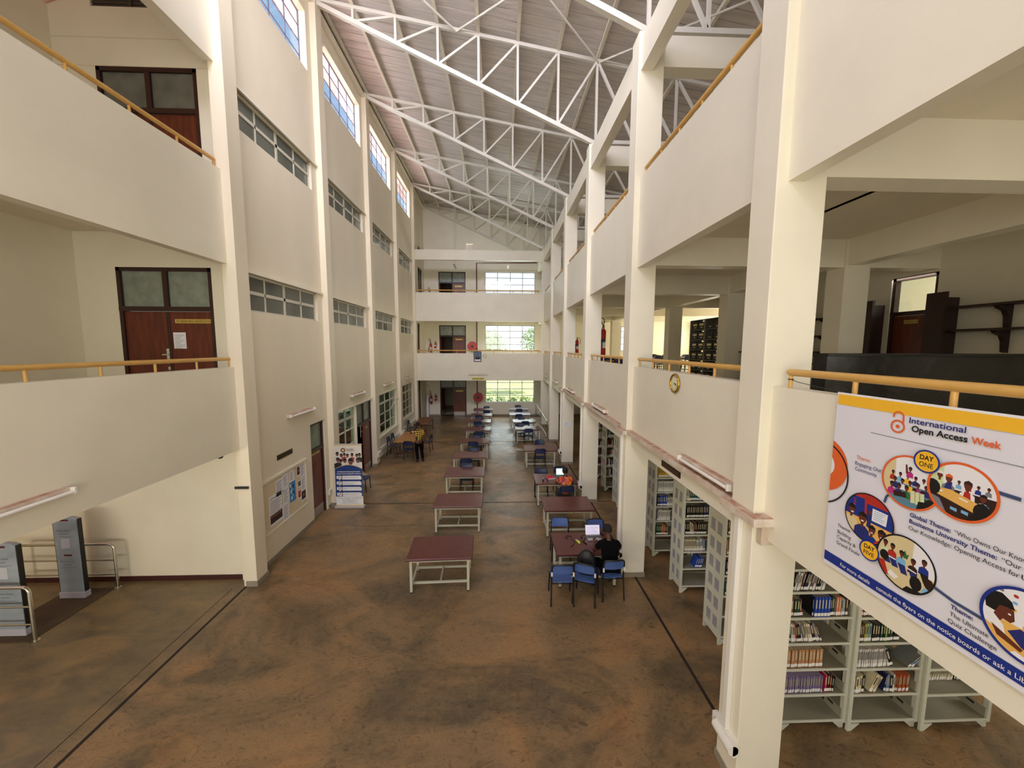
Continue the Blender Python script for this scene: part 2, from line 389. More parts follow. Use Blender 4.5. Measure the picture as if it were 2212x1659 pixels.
# vent louvers in the upper end wall
for y0, y1 in ((23.2, 24.15), (24.6, 25.7)):
    v_ = MB()
    for i in range(6): v_.box(XL-.15, y0, 11.01+i*.055, XL-.08, y1, 11.045+i*.055)
    st(v_.build('wall_vent', DBROWN))
# ---- doors
def door(name, loc, rz, width, total, leaf_h, leaves=2, open_leaf=None, sign=None, notice=False, handle=None, kick=False, gm=GLASSF, frame=.07):
    """door set in local x (width) / z; local -y faces the viewer"""
    e = st(empty(name, loc, rz)); f = MB(); t = frame
    f.box(0, -.05, 0, t, .07, total); f.box(width-t, -.05, 0, width, .07, total); f.box(0, -.05, total-t, width, .07, total)
    f.box(0, -.055, leaf_h, width, .07, leaf_h+.09)
    if leaves == 2: f.box(width/2-.045, -.045, leaf_h+.09, width/2+.045, .06, total-t)
    f.build('door_frame', DWOOD, e)
    g = MB(); g.box(t, .0, leaf_h+.09, width-t, .012, total-t); g.build('transom_glass', gm, e)
    lw = (width-2*t)/leaves
    for i in range(leaves):
        l_ = MB(); l_.box(0, -.02, .01, lw-.006, .025, leaf_h-.005)
        if leaves == 2 and i == 0: l_.box(lw-.03, -.035, .01, lw+.02, -.018, leaf_h-.01, 1)
        o = l_.build('door_leaf', [WOOD, DWOOD], e, bevel=.004)
        o.location = (t+lw*i, 0, 0)
        if open_leaf == i: o.rotation_euler = (0, 0, 1.45)
        if kick:
            k_ = MB().box(.03, -.024, .02, lw-.05, -.02, .30).build('kick_plate', mat('steel_kick_plate', (176, 168, 158), .35, .6), o)
        if handle is not None and handle == i:
            h_ = MB().box(lw-.085, -.032, .95, lw-.015, -.02, 1.20).cyl((lw-.05, -.06, 1.08), (lw-.05, -.02, 1.08), .012, 8).box(lw-.15, -.065, 1.07, lw-.04, -.05, 1.09)
            h_.box(lw-.08, -.03, .78, lw-.02, -.02, .84)
            h_.build('door_handle', mat('bright_steel', (222, 222, 214), .2, .8), o)
    if sign:
        x0, x1, z0, z1, txt = sign
        s_ = MB().box(x0, -.034, z0, x1, -.024, z1, 0); s_.text(txt, ((x0+x1)/2, -.0352, z0+(z1-z0)*.22), (1, 0, 0), (0, 0, 1), (z1-z0)*.55, (x1-x0)*.92, .01, 'C', 1)
        s_.build('door_sign', [BRASSP, BLACK], e)
    if notice:
        x0, x1, z0, z1 = notice
        p_ = MB().box(x0, -.03, z0, x1, -.026, z1, 0)
        for i in range(9): p_.box(x0+.03, -.0315, z1-.06-i*.032, x1-.03-(i % 3)*.04, -.030, z1-.054-i*.032, 1)
        p_.build('notice', [PAPER, mat('grey_print', (110, 110, 118), .8)], e)
    return e
YW = 7.65
b = MB(); holes_wall(b, 'y', YW, YW+.22, -10.7, -5.12, 0, 14.35, [(-7.42, -5.62, F1, 6.42), (-7.42, -5.62, F2, 10.02), (-7.4, -6.35, 11.03, 11.6)])
st(b.build('wall_front', PAINT))
st(MB().box(-10.5, YW-.02, 0, -5.25, YW, .10).build('baseboard_front', RSKIRT))
st(MB().box(-8.15, YW-.012, 10.02, -5.2, YW, 10.03).box(-8.15, YW-.012, 10.5, -5.2, YW, 10.512).build('trim_2', CEIL))
door('door_1', (-7.42, YW+.05, F1), 0, 1.80, 2.77, 1.93, 2, sign=(1.03, 1.74, 1.70, 1.78, 'F10 - READING SPACE | ARCHIVES SECTION'), notice=(.97, 1.21, 1.20, 1.52), handle=0)
door('door_2', (-7.42, YW+.05, F2), 0, 1.80, 2.72, 1.93, 2, gm=mat('dim_frosted_glass', (112, 114, 104), .3, c2=(84, 86, 80), vs=3))
v_ = MB()
for i in range(9): v_.box(-7.4, YW+.03, 11.04+i*.063, -6.35, YW+.12, 11.08+i*.063)
v_.box(-6.72, YW, 11.03, -6.68, YW+.1, 11.6)
st(v_.build('wall_vent', mat('dark_vent', (70, 60, 50), .6)))
# side gallery next to the viewer (window side)
b = MB(); b.box(-8.37, -6, F1, -8.15, 7.65, 11.9); b.box(-10.9, -6, 0, -10.7, 7.65, F1); b.box(-8.37, -6, 11.7, -5.2, 7.65, 11.9)
st(b.build('wall_side', PAINT))
for z0, z1 in ((2.87, 4.50), (6.45, 8.14), (9.98, 14.35)):
    st(MB().box(-5.30, -6, z0, -5.12, G[1]-.07, z1).build('wall_parapet', PAINT))
    b = MB().box(-10.7 if z0 < 3 else -8.15, 3.6, z0, -5.3, 3.85, z0+.6) if False else None
# ---- end wall with windows and doors
holes = []
for z in (0, F1, F2): holes += [(-4.18, -2.32, z, z+2.76), (-.98, 2.52, z+.97, z+2.78)]
holes += [(8.2, 9.7, F1+1.0, F1+2.75), (-2.24, -1.78, 11.52, 11.94)]
b = MB(); holes_wall(b, 'y', YF, YF+.2, XL-.22, 14.2, 0, 14.6, holes)
st(b.build('wall_back', PAINT))
b = MB(); b.box(-5.12, YF-.02, 0, -4.2, YF, .11); b.box(-2.3, YF-.02, 0, 2.9, YF, .11); b.box(3.1, YF-.02, 0, 9, YF, .11)
st(b.build('baseboard_back', SKIRT))
for i, z in enumerate((0, F1, F2)):
    fm = mat('pale_window_frame', (176, 172, 186), .5)
    grid_window(f'window_{31+i}', 'y', YF+.1, -.98, 2.52, z+.97, z+2.78, [-.1, .78, 1.64], [z+1.44, z+1.93, z+2.38], fm=fm, gm=GLASS, t=.05)
    door(f'door_{11+i}', (-4.18, YF+.05, z), 0, 1.86, 2.76, 1.98, 2, open_leaf=0, sign=(1.12, 1.62, 1.74, 1.83, 'OFFICE'), kick=True)
grid_window('window_34', 'y', YF+.1, 8.2, 9.7, F1+1.0, F1+2.75, [8.7, 9.2], [F1+1.5, F1+2.0, F1+2.4], fm=fm, gm=GLASS, t=.05)
for i in range(6): pass
v_ = MB()
for i in range(5): v_.box(-2.24, YF+.03, 11.53+i*.08, -1.78, YF+.09, 11.585+i*.08)
st(v_.build('wall_vent', mat('pale_vent', (206, 180, 150), .6)))
# rooms behind the open doors
b = MB(); b.box(-5.4, 31.2, 0, -1.75, 31.4, 11); b.box(-5.6, YF+.2, 0, -5.4, 31.4, 11); b.box(-1.9, YF+.2, 0, -1.75, 31.4, 11)
for z in (-.2, F1-.2, F2-.2, 10.9): b.box(-5.6, YF+.2, z, -1.75, 31.4, z+.2)
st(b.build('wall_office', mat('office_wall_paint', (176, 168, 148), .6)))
# doors in the long wall
RZ = PI/2   # local -y faces +x
door('door_21', (XL-.10, 10.22, 0), RZ, .83, 2.76, 1.93, 1, kick=True, gm=mat('green_frosted_glass', (128, 142, 120), .25, c2=(104, 116, 100), vs=4), sign=(.1, .6, 1.84, 1.9, 'RESERVE'))
door('door_22', (XL-.08, 13.55, 0), RZ, 1.57, 2.80, 1.95, 2, open_leaf=0, kick=True, gm=MATS['green_frosted_glass'], sign=(.95, 1.2, 1.72, 1.78, 'ICT'))
door('door_23', (XL-.10, 23.35, 0), RZ, 1.45, 2.75, 1.95, 2)
door('door_24', (XL-.10, 23.35, F1), RZ, 1.45, 2.75, 1.95, 2)
door('door_25', (XL-.10, 24.50, F2), RZ, 1.35, 2.70, 1.80, 2)
# room behind the ground windows
b = MB(); b.box(-10.9, 11.6, 0, -10.7, 23, 3.4); b.box(-10.7, 7.9, 3.4, -5.4, 23, 3.5); b.box(-10.7, 11.5, 0, -5.4, 11.6, 3.4); b.box(-10.7, 22.9, 0, -5.4, 23, 3.4); b.box(-10.7, 7.87, -.2, -5.38, 27, 0)
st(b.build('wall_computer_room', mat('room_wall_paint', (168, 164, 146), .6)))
for i, (x, y) in enumerate(((-6.6, 12.2), (-6.7, 13.4), (-7.4, 16.4), (-7.2, 17.6), (-7.3, 20.6))):
    e = empty('wire_rack', (x, y, 0), 0, 'pale wire rack standing inside the room behind the grid windows', 'rack', 'wire racks in the computer room')
    for q in (-.5, .5): MB().box(-.2, q-.015, 0, -.17, q+.015, 2.2).box(.17, q-.015, 0, .2, q+.015, 2.2).build('upright', GREYST, e)
    for z in (.3, .7, 1.1, 1.5, 1.9): MB().box(-.2, -.5, z, .2, .5, z+.02).build('rack_shelf', GREYST, e)
# ---- columns and beams of the arcade side
CH = 10.78
for k in range(-2, 6):
    g = 3.60+SP*k
    st(MB().box(XR, g, 0, XR+.49, g+.36, CH).build('column', PAINT, bevel=.008))
    st(MB().box(XR-.015, g-.015, 0, XR+.505, g+.375, .10).build('column_skirting', SKIRT))
    st(MB().box(6.97, g, 0, 7.50, g+.42, F2-.22).box(7.02, g, F2, 7.45, g+.4, CH).build('column', PAINT))
    if k >= -1:
        b = MB(); y0, y1 = g+.03, g+.33
        b.box(XR+.48, y0, 2.90, XW, y1, F1-.2); b.box(XR+.48, y0, 6.53, XW, y1, F2-.2); b.box(XR+.48, y0, 10.19, XW, y1, 10.74)
        if k >= 3: b.box(XW, y0, 6.53, 14.2, y1, F2-.2)
        st(b.build('beam', PAINT))
    # spandrels of the bay that starts behind this column
    y0, y1 = g+.36, g+SP
    if k == 5: y1 = YF
    st(MB().box(2.73, y0, 2.95 if k < 0 else 2.87, 2.89, y1, 4.52).build('wall_parapet', PAINT))
    st(MB().box(2.73, y0, 6.47, 2.89, y1, 8.16).build('wall_parapet', PAINT))
    st(MB().box(2.67, y0, 10.09, 2.89, y1, 10.66).build('beam', PAINT))
    st(MB().box(7.03, g+.42, 6.57, 7.33, g+SP, F2-.2).box(7.03, g+.42, 2.95, 7.33, g+SP, F1-.2).build('beam', PAINT))
# end gallery fronts
for z0, z1 in ((2.85, 4.52), (6.46, 8.16), (10.07, 10.66)):
    st(MB().box(-5.0, G[5], z0, XR, G[5]+.18, z1).build('wall_parapet', PAINT))
# right-hand walls of the rooms
b = MB(); holes_wall(b, 'x', XW, XW+.2, -6, 15.2, F1, F2, [(7.5, 8.42, F1, 6.48), (-3.5, 2.5, F1+1.0, F1+2.75)])
holes_wall(b, 'x', XW, XW+.2, -6, 26.6, 0, F1-.01, [(1.2, 5.2, 1.0, 2.7)]); holes_wall(b, 'x', XW, XW+.2, -6, 26.6, F2, 12.2, [])
b.box(XW+.2, 15.0, F1, 14.2, 15.2, F2)
b.box(14.0, 15.2, F1, 14.2, 26.6, F2) 
st(b.build('wall_right', PAINT))
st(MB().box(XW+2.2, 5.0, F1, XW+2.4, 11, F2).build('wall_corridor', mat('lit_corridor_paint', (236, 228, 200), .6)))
e = door('door_31', (XW+.08, 8.42, F1), -PI/2, .92, 2.83, 1.98, 1, sign=(.30, .58, 1.80, 1.88, 'OFFICE'), gm=clear_glass('clear_transom_glass', (.95, .95, .9), .06))
# back wall behind the viewer with the wide entrance opening
b = MB(); holes_wall(b, 'y', -6.4, -6.2, -10.9, 14.2, 0, 15.5, [(-7.5, 6.5, 1.0, 11.5)])
st(b.build('wall_entrance', PAINT))
# ---- roof
def rz_(x): return 14.42-.172*(x+5.15)
rib = MB(); y = -6.2; up = .17; g1 = []; g2 = []
x0, x1 = -5.45, 9.4
while y < 27:
    for dy, dz in ((0, 0), (.305, 0), (.312, .03), (.322, .03), (.329, 0)):
        g1.append((x0, y+dy, rz_(x0)+up+dz)); g2.append((x1, y+dy, rz_(x1)+up+dz))
    y += .33
mid = [[tuple(Vector(a).lerp(Vector(b_), t)) for a, b_ in zip(g1, g2)] for t in (0, .25, .5, .75, 1)]
rib.sheet(mid, 0, False)
ROOFM = mat('roof_sheet_lining', (216, 206, 200), .5, c2=(190, 182, 178), vs=2.5, stretch=(.4, 3, 1), bump=.5, bs=5, detail=8)
st(rib.build('ceiling', ROOFM))
st(MB().sheet([[(x0, -6.4, rz_(x0)+up+.1), (x1, -6.4, rz_(x1)+up+.1)], [(x0, 27.2, rz_(x0)+up+.1), (x1, 27.2, rz_(x1)+up+.1)]], 0, False).build('roof', mat('roof_top', (170, 96, 76), .7)))
st(MB().box(-5.5, -6.2, 14.30, -5.2, 27, 14.62).box(-5.17, 3, 14.2, -5.03, 26.4, 14.3).build('trim_3', PAINT))
PX = [-4.05, -2.89, -1.72, -.58, .53, 1.69, 2.81, 3.95, 5.15, 6.30, 7.45, 8.6]
for x in [-5.0]+PX:
    st(MB().box(x-.03, -6.2, rz_(x)+.03, x+.03, 26.4, rz_(x)+.15).box(x-.045, -6.2, rz_(x)+.028, x+.045, 26.4, rz_(x)+.042).build('purlin', PURL))
def truss(Y):
    t = st(empty('roof_truss', (0, Y, 0)))
    def bz(x): return 14.36+(x+5.15)*(10.84-14.36)/(2.72+5.15)
    b = MB().bar((-5.2, 0, rz_(-5.2)), (9.0, 0, rz_(9.0)), .08, .09); b.build('top_chord', STEELW, t)
    b = MB().bar((-5.15, 0, 14.36), (2.75, 0, 10.83), .11, .11); b.build('bottom_chord', STEELW, t)
    b = MB().bar((2.95, 0, 10.85), (9.0, 0, 10.85), .1, .1); b.build('tie_beam', STEELW, t)
    for i, x in enumerate(PX[:7]):
        MB().bar((x, 0, bz(min(x, 2.7))), (x, 0, rz_(x)), .065).build('web_member', STEELW, t)
        if i < 6: MB().bar((x, 0, bz(x)), (PX[i+1], 0, rz_(PX[i+1])), .06).build('web_member', STEELW, t)
    for i in range(6, 11):
        x, x2 = PX[i], PX[i+1]
        MB().bar((x, 0, rz_(x)), (x2, 0, 10.85), .065).build('web_member', STEELW, t)
        MB().bar((x2, 0, rz_(x2)), (x2, 0, 10.85), .065).build('web_member', STEELW, t)
    return t
for k in range(0, 6): truss(3.60+SP*k+.08)
truss(26.38)
b = MB()
def brace(xa, ya, xb, yb): b.cyl((xa, ya, rz_(xa)-.03), (xb, yb, rz_(xb)-.03), .028, 8)
for k in (1, 2):
    a, c = G[k-1]+.08, G[k]+.08
    for xa, xb in ((-1.2, -5.1), (-1.2, 2.85), (2.85, -1.2), (2.85, 6.9)): brace(xa, c, xb, a)
a, c = G[5]+.08, 26.3
brace(-5.1, c, -1.2, a); brace(-1.2, c, 2.85, a); brace(-5.1, a, -1.2, c); brace(-1.2, a, 2.85, c)
st(b.build('roof_brace', STEELW))
# ---- eave, sunlit tiled roof and ground outside
TILE = mat('clay_roof_tile', (236, 192, 178), .8, c2=(224, 168, 156), vs=3, detail=8)
b = MB(); rows = []
for i in range(4):
    x = -5.4-i*.38; row = []
    for jn in range(0, 331): yy = -6+jn*.1; row.append((x, yy, rz_(x)+.18+.05*abs(math.sin(yy*PI/.3))))
    rows.append(row)
b.sheet(rows, 0, False)
st(b.build('roof_eave', mat('eave_tile', (238, 212, 214), .8, c2=(214, 190, 204), vs=5)))
b = MB(); rows = []
for i in range(2):
    x = -5.4-i*9.0; rows.append([(x, -8+jn*.1, 12.0-i*3.2+.045*abs(math.sin(jn*.1*PI/.3))) for jn in range(0, 371)])
b.sheet(rows, 0, False); st(b.build('roof_tiles', TILE))
st(MB().box(-60, 27.5, -.5, 60, 90, -.15).build('lawn', mat('lawn_grass', (172, 178, 110), .9, c2=(206, 206, 150), vs=.6, detail=8)))

# trees and shrubs outside the end windows
def tree(x, y, h, r, n, label, c=(120, 150, 70)):
    e = empty('tree', (x, y, -.15), 0, label, 'tree', 'trees on the lawn outside')
    MB().tube([(0, 0, 0), (.05, 0, h*.35), (0, .1, h*.7)], [.16*h/6, .11*h/6, .05*h/6], 8).build('trunk', mat('tree_bark', (96, 78, 60), .9), e)
    b = MB()
    for _ in range(n):
        a, p_, q = R.uniform(0, 2*PI), R.uniform(-1, 1), R.random()**.4
        c_ = Vector((r*q*math.cos(a)*math.sqrt(1-p_*p_), r*q*math.sin(a)*math.sqrt(1-p_*p_), h*.68+r*.75*q*p_)); u = Vector((R.uniform(-1, 1), R.uniform(-1, 1), R.uniform(-1, 1))).normalized(); v = u.orthogonal().normalized(); s_ = R.uniform(.10, .2)
        b.add([c_-u*s_, c_+v*s_*.5, c_+u*s_, c_-v*s_*.5], [(0, 1, 2, 3)])
    b.build('foliage', mat('leaf_green', c, .8, var=.2, vs=2), e)
tree(-1.6, 41, 7.5, 2.6, 1500, 'leafy tree on the lawn seen through the end windows'); tree(5.5, 46, 8.5, 3.0, 1600, 'leafy tree on the lawn seen through the end windows'); tree(10.5, 40, 8, 2.6, 1200, 'leafy tree on the lawn seen through the end windows')
for i in range(6):
    e = empty('shrub', (-.9+i*1.05, 31.9+.3*(i % 2), -.15), 0, 'low green shrub on the lawn just outside the end windows', 'shrub', 'shrubs outside the end windows'); b = MB()
    for _ in range(220):
        a = R.uniform(0, 2*PI); q = R.random()**.5*.5; c_ = Vector((q*math.cos(a), q*math.sin(a), R.uniform(.05, .75))); u = Vector((R.uniform(-1, 1), R.uniform(-1, 1), R.uniform(0, 1))).normalized(); v = u.orthogonal().normalized()
        b.add([c_-u*.09, c_+v*.04, c_+u*.09, c_-v*.04], [(0, 1, 2, 3)])
    b.build('foliage', mat('shrub_green', (96, 128, 62), .8, var=.25, vs=3), e)
# ================================================================ HANDRAILS
def handrail(name, x, y0, y1, zr, zp, posts, label, axis='y', r=.034, ends=(True, True), group=None):
    def P(a, z): return (x, a, z) if axis == 'y' else (a, x, z)
    org = P((y0+y1)/2, zp); e = empty(name, org, 0, label, 'handrail', group)
    def L(p): return Vector(p)-Vector(org)
    pts = [L(P(y0, zr)), L(P(y0+.03, zr)), L(P(y1-.03, zr)), L(P(y1, zr))]
    MB().tube(pts, [r*.8, r, r, r*.8], 12).build('rail', RAILY, e)
    for a in posts:
        MB().cyl(L(P(a, zp)), L(P(a, zr-r*.5)), .018, 10).build('post', RAILY, e)
    return e
near_far = ['bay beside the viewer', 'clock bay', 'third bay', 'fourth bay', 'fifth bay', 'bay at the hall end']
for k in range(-1, 6):
    g = 3.60+SP*k; y0 = g+.46; y1 = min(g+SP-.08, 26.3)
    if k >= 0: 
        nm = ['over the wall clock', 'in the second arcade bay', 'in the third arcade bay', 'in the fourth arcade bay', 'in the arcade bay before the end gallery', 'beside the end gallery'][k]
    else: nm = 'above the printed vinyl banner'
    n = 5
    ps = [y0+.03+(y1-y0-.08)*i/n for i in range(n+1)] if k >= 0 else [3.47, 2.82, 2.18, 1.5, .8, .1]
    if k < 0: y0, y1 = -.2, 3.50
    handrail('handrail', 2.80, y0, y1, 4.67, 4.52, ps, 'ochre round handrail on the first floor parapet '+nm)
    if k < 5: handrail('handrail', 2.80, y0, y1, 8.31, 8.16, ps, 'ochre round handrail on the second floor parapet '+nm)
lp = [7.39-.78*i for i in range(14)]
handrail('handrail', -5.21, -3, 7.40, 4.66, 4.50, lp, 'ochre handrail on the first floor balcony before the brown double door')
handrail('handrail', -5.21, -3, 7.36, 8.30, 8.14, [q-.04 for q in lp], 'ochre handrail on the second floor balcony opposite the arcade')
for zr, zp, nm in ((4.69, 4.52, 'first'), (8.31, 8.16, 'second')):
    handrail('handrail', G[5]+.09, -4.95, 2.45, zr, zp, [-4.9, -3.75, -2.6, -1.45, -.3, .85, 2.0, 2.4], f'long ochre handrail across the {nm} floor end gallery', axis='x')
# chrome barrier on the first floor behind the banner column
e = empty('steel_barrier', (5.40, 6.35, F1), 0, 'short chrome tube barrier standing between the banner column and the black counter', 'barrier')
MB().tube([(-.35, 0, 0), (-.35, 0, .9), (-.28, 0, .98), (.28, 0, .98), (.35, 0, .9), (.35, 0, 0)], .018, 8).build('frame', CHROME, e)
for q in (-.12, .12): MB().cyl((q, 0, .05), (q, 0, .97), .012, 8).build('bar', CHROME, e)
MB().box(-.35, -.01, .06, .35, .01, .09).build('bottom_bar', CHROME, e)

# ================================================================ LIGHT FIXTURES (switched off tubes)
def tube_light(loc, rz, label, L=1.22, up=False, cm=DUSTY, group=None):
    """wall batten: local x along its length, local -y out of the wall"""
    e = empty('tube_light', loc, rz, label, 'light fitting', group)
    MB().box(-L/2, -.07, -.04, L/2, 0, .04, 0).box(-L/2+.01, -.068, .038, L/2-.01, -.002, .043, 1).build('batten', [cm, DUST], e)
    MB().cyl((-L/2+.03, -.095, -.015), (L/2-.03, -.095, -.015), .022, 12).build('tube', mat('unlit_tube', (236, 232, 222), .3), e)
    for s_ in (-1, 1): MB().box(s_*(L/2-.02)-.015, -.12, -.042, s_*(L/2-.02)+.015, 0, .04).build('end_cap', WHITE, e, bevel=.005)
    return e
for y, nm in ((9.75, 'on the long wall over the notice board'), (13.6, 'on the long wall over the propped open wooden doors'), (17.3, 'on the long wall over the first grid window'), (21.2, 'on the long wall over the yellowed grid window')):
    tube_light((XL, y, 3.20), PI/2, 'dusty white tube light '+nm)
tube_light((-5.12, 3.85, 3.20), PI/2, 'large dusty tube light low on the balcony front above the security gates')
for y, nm in ((4.65, 'beside the banner column'), (9.76, 'on the parapet of the second bay'), (13.78, 'on the parapet of the third bay'), (17.6, 'on the parapet of the fourth bay'), (21.3, 'on the parapet next to the end gallery')):
    tube_light((2.73, y, 3.30), -PI/2, 'dusty tube light fixed low on the arcade '+nm)
tube_light((-1.30, G[5], 3.24), 0, 'slim white tube light centred on the end gallery front')
for x, nm in ((-2.76, 'before the double door'), (.49, 'before the big window')):
    e = tube_light((x, G[5]+.6, 9.86), PI/2, f'tube light hung under the top beam of the end gallery {nm}', L=1.2)
    MB().cyl((-.4, -.02, .02), (-.4, -.02, rz_(x)-9.80), .006, 6).build('hanging_rod', STEELW, e); MB().cyl((.4, -.02, .02), (.4, -.02, rz_(x)-9.80), .006, 6).build('hanging_rod', STEELW, e)
for x, y, nm in ((5.22, 5.76, 'nearest the banner column'.replace('nearest', 'beside')), (9.25, 17.3, 'over the box shelving'), (7.9, 21.5, 'deep in the reading room')):
    e = tube_light((x, y, 7.08), PI/2, f'twin tube light under the first floor ceiling {nm}'); e.rotation_euler = (-PI/2, 0, PI/2)
# lit lamps inside the computer room
for x, y in ((-7.2, 13.0), (-8.6, 13.2), (-7.2, 16.5)):
    e = empty('panel_light', (x, y, 3.36), 0, 'lit ceiling lamp inside the room behind the long wall', 'light fitting', 'lit lamps in the computer room')
    MB().box(-.3, -.6, 0, .3, .6, .03).build('lamp_panel', mat('lit_lamp', (235, 242, 255), .5, emit=30), e)
# ================================================================ TABLES
def table_proto():
    e = empty('reading_table', (0, 0, 0), 0, 'x', 'table')
    MB().box(-.65, -.45, .705, .65, .45, .745).build('table_top', MAROON, e, bevel=.012, seg=3)
    MB().box(-.655, -.455, .700, .655, .455, .722).build('edge_band', MAROONE, e, bevel=.008)
    MB().box(-.58, -.38, .64, .58, -.35, .70).box(-.58, .35, .64, .58, .38, .70).box(-.58, -.38, .64, -.55, .38, .70).box(.55, -.38, .64, .58, .38, .70).build('apron', GREYST, e)
    for sx_ in (-1, 1):
        for sy_ in (-1, 1):
            l_ = MB().box(sx_*.565-.024, sy_*.365-.024, .012, sx_*.565+.024, sy_*.365+.024, .70).build('leg', GREYST, e)
            MB().box(sx_*.565-.026, sy_*.365-.026, 0, sx_*.565+.026, sy_*.365+.026, .02).build('foot_cap', BLACK, l_)
    for sx_ in (-1, 1): MB().box(sx_*.565-.018, -.345, .12, sx_*.565+.018, .345, .16).build('side_stretcher', GREYST, e)
    for sy_ in (-1, 1): MB().box(-.55, sy_*.26-.018, .12, .55, sy_*.26+.018, .16).build('long_stretcher', GREYST, e)
    MB().box(-.018, -.245, .12, .018, .245, .16).build('cross_stretcher', GREYST, e)
    return e
TP = table_proto()
Lrow = [(-1.20, 7.47, .035), (-1.10, 9.88, 0), (-1.14, 12.22, 0), (-1.14, 14.24, 0), (-1.09, 16.42, 0), (-1.07, 18.86, 0), (-1.11, 20.88, 0), (-1.10, 22.86, 0), (-1.05, 24.9, 0)]
Rrow = [(1.81, 7.55, .01), (1.82, 9.58, 0), (1.78, 11.48, 0), (1.69, 15.12, 0), (1.49, 19.0, 0), (1.43, 20.85, 0), (1.31, 23.08, 0), (1.32, 25.1, 0)]
on = ['first', 'second', 'third', 'fourth', 'fifth', 'sixth', 'seventh', 'eighth', 'ninth']
first = True
for rows, nm in ((Lrow, 'the row facing the long wall'), (Rrow, 'the row beside the arcade')):
    for i, (x, y, a) in enumerate(rows):
        ex = ''
        if rows is Lrow: ex = ' with nothing on it' if i < 2 else ''
        lb = f'maroon topped table{ex}, {on[i]} out in {nm}'
        if rows is Rrow and i == 0: lb = 'maroon topped table with open laptop where the person in black sits'
        if rows is Rrow and i == 2: lb = 'maroon topped table with laptop and red pouch where the patterned shirt sits'
        if first: t = TP; t.location = (x, y, 0); t.rotation_euler = (0, 0, a); t['label'] = lb; first = False
        else: t = copy_tree(TP, (x, y, 0), a, lb)
        t['group'] = 'maroon topped reading tables'
# wooden tables by the long wall
def wood_table(x0, y0, x1, y1, col, label):
    cx_, cy_ = (x0+x1)/2, (y0+y1)/2; hx, hy = (x1-x0)/2, (y1-y0)/2
    e = empty('wooden_table', (cx_, cy_, 0), 0, label, 'table')
    m = mat('table_wood_'+str(col[0]), col, .35, var=.12, vs=3, stretch=(1, .2, 1)); md = mat('reddish_table_legs', (92, 46, 28), .5)
    MB().box(-hx, -hy, .72, hx, hy, .75).build('table_top', m, e, bevel=.005)
    for sx_ in (-1, 1):
        for sy_ in (-1, 1): MB().box(sx_*(hx-.05)-.022, sy_*(hy-.06)-.022, 0, sx_*(hx-.05)+.022, sy_*(hy-.06)+.022, .72).build('leg', md, e)
        MB().box(sx_*(hx-.05)-.015, -hy+.08, .62, sx_*(hx-.05)+.015, hy-.08, .68).build('side_rail', md, e)
        MB().box(-hx+.07, sx_*(hy-.06)-.015, .25, hx-.07, sx_*(hy-.06)+.015, .29).build('end_rail', md, e)
wood_table(-4.62, 16.13, -3.72, 18.15, (168, 112, 60), 'light brown wooden table beside the person in the yellow checked shirt')
wood_table(-4.66, 20.03, -3.88, 22.0, (118, 74, 50), 'dark brown bare wooden table near the end gallery')
# ================================================================ CHAIRS
def chair_proto(pm, nm):
    e = empty('plastic_chair', (0, 0, 0), 0, 'x', 'chair')       # faces +y; back at -y
    n = 7
    def panel(z0, z1, y0, y1, wd, bow, th, k=n, taper=0):
        b = MB(); rows = []
        for sgn in (0, 1):
            for j in range(4):
                t = j/3; z = z0+(z1-z0)*t; row = []
                for i in range(k):
                    u = i/(k-1)*2-1; wv = wd/2*(1-taper*t*t); row.append((u*wv, y0+(y1-y0)*t-bow*(1-u*u)+sgn*th, z))
                rows.append(row)
        F = rows[:4]; B = rows[4:]
        b.sheet(F); b.sheet([r[::-1] for r in B])
        for a_, c_ in ((F[0], B[0]), (B[3], F[3])): b.sheet([a_, c_], 0, False)
        b.sheet([[r[0] for r in B], [r[0] for r in F]], 0, False); b.sheet([[r[-1] for r in F], [r[-1] for r in B]], 0, False)
        return b
    panel(.635, .825, -.200, -.228, .385, .028, .018, taper=.10).build('backrest', pm, e)
    b = MB(); rows = []
    for sgn in (0, 1):
        for j in range(5):
            t = j/4; row = []
            for i in range(7):
                u = i/6*2-1; row.append((u*.20, -.17+.40*t, .455-.012*(1-u*u)-(.02*(t-.8)*5 if t > .8 else 0)-sgn*.014))
            rows.append(row)
    b.sheet(rows[5:]); b.sheet([r[::-1] for r in rows[:5]])
    for a_, c_ in ((rows[0], rows[5]), (rows[9], rows[4])): b.sheet([a_, c_], 0, False)
    b.sheet([[r[0] for r in rows[:5]], [r[0] for r in rows[5:]]], 0, False); b.sheet([[r[-1] for r in rows[5:]], [r[-1] for r in rows[:5]]], 0, False)
    b.build('seat', pm, e)
    MB().tube([(-.205, -.19, .44), (-.205, -.225, .74), (-.195, -.236, .80), (-.16, -.258, .835), (0, -.275, .842), (.16, -.258, .835), (.195, -.236, .80), (.205, -.225, .74), (.205, -.19, .44)], .0165, 8).build('back_frame', BLKST, e)
    for s_ in (-1, 1):
        MB().tube([(s_*.205, -.19, .45), (s_*.215, -.25, 0)], .016, 8).build('leg', BLKST, e)
        MB().tube([(s_*.20, .19, .44), (s_*.215, .22, 0)], .016, 8).build('leg', BLKST, e)
    MB().tube([(-.205, -.19, .425), (-.20, .19, .425), (.20, .19, .425), (.205, -.19, .425)], .011, 6, closed=True).build('seat_frame', BLKST, e)
    for s_ in (-1, 1): MB().box(s_*.205-.014, -.245, .60, s_*.205+.014, -.205, .68).build('side_clip', WHITE if pm is BLUEP else pm, e)
    MB().box(-.03, -.242, .755, .02, -.2395, .775).build('sticker', PAPER, e)
    return e
CB = chair_proto(BLUEP, 'b'); CN = chair_proto(DIMBLUEP, 'n'); used = {id(CB): 0, id(CN): 0}
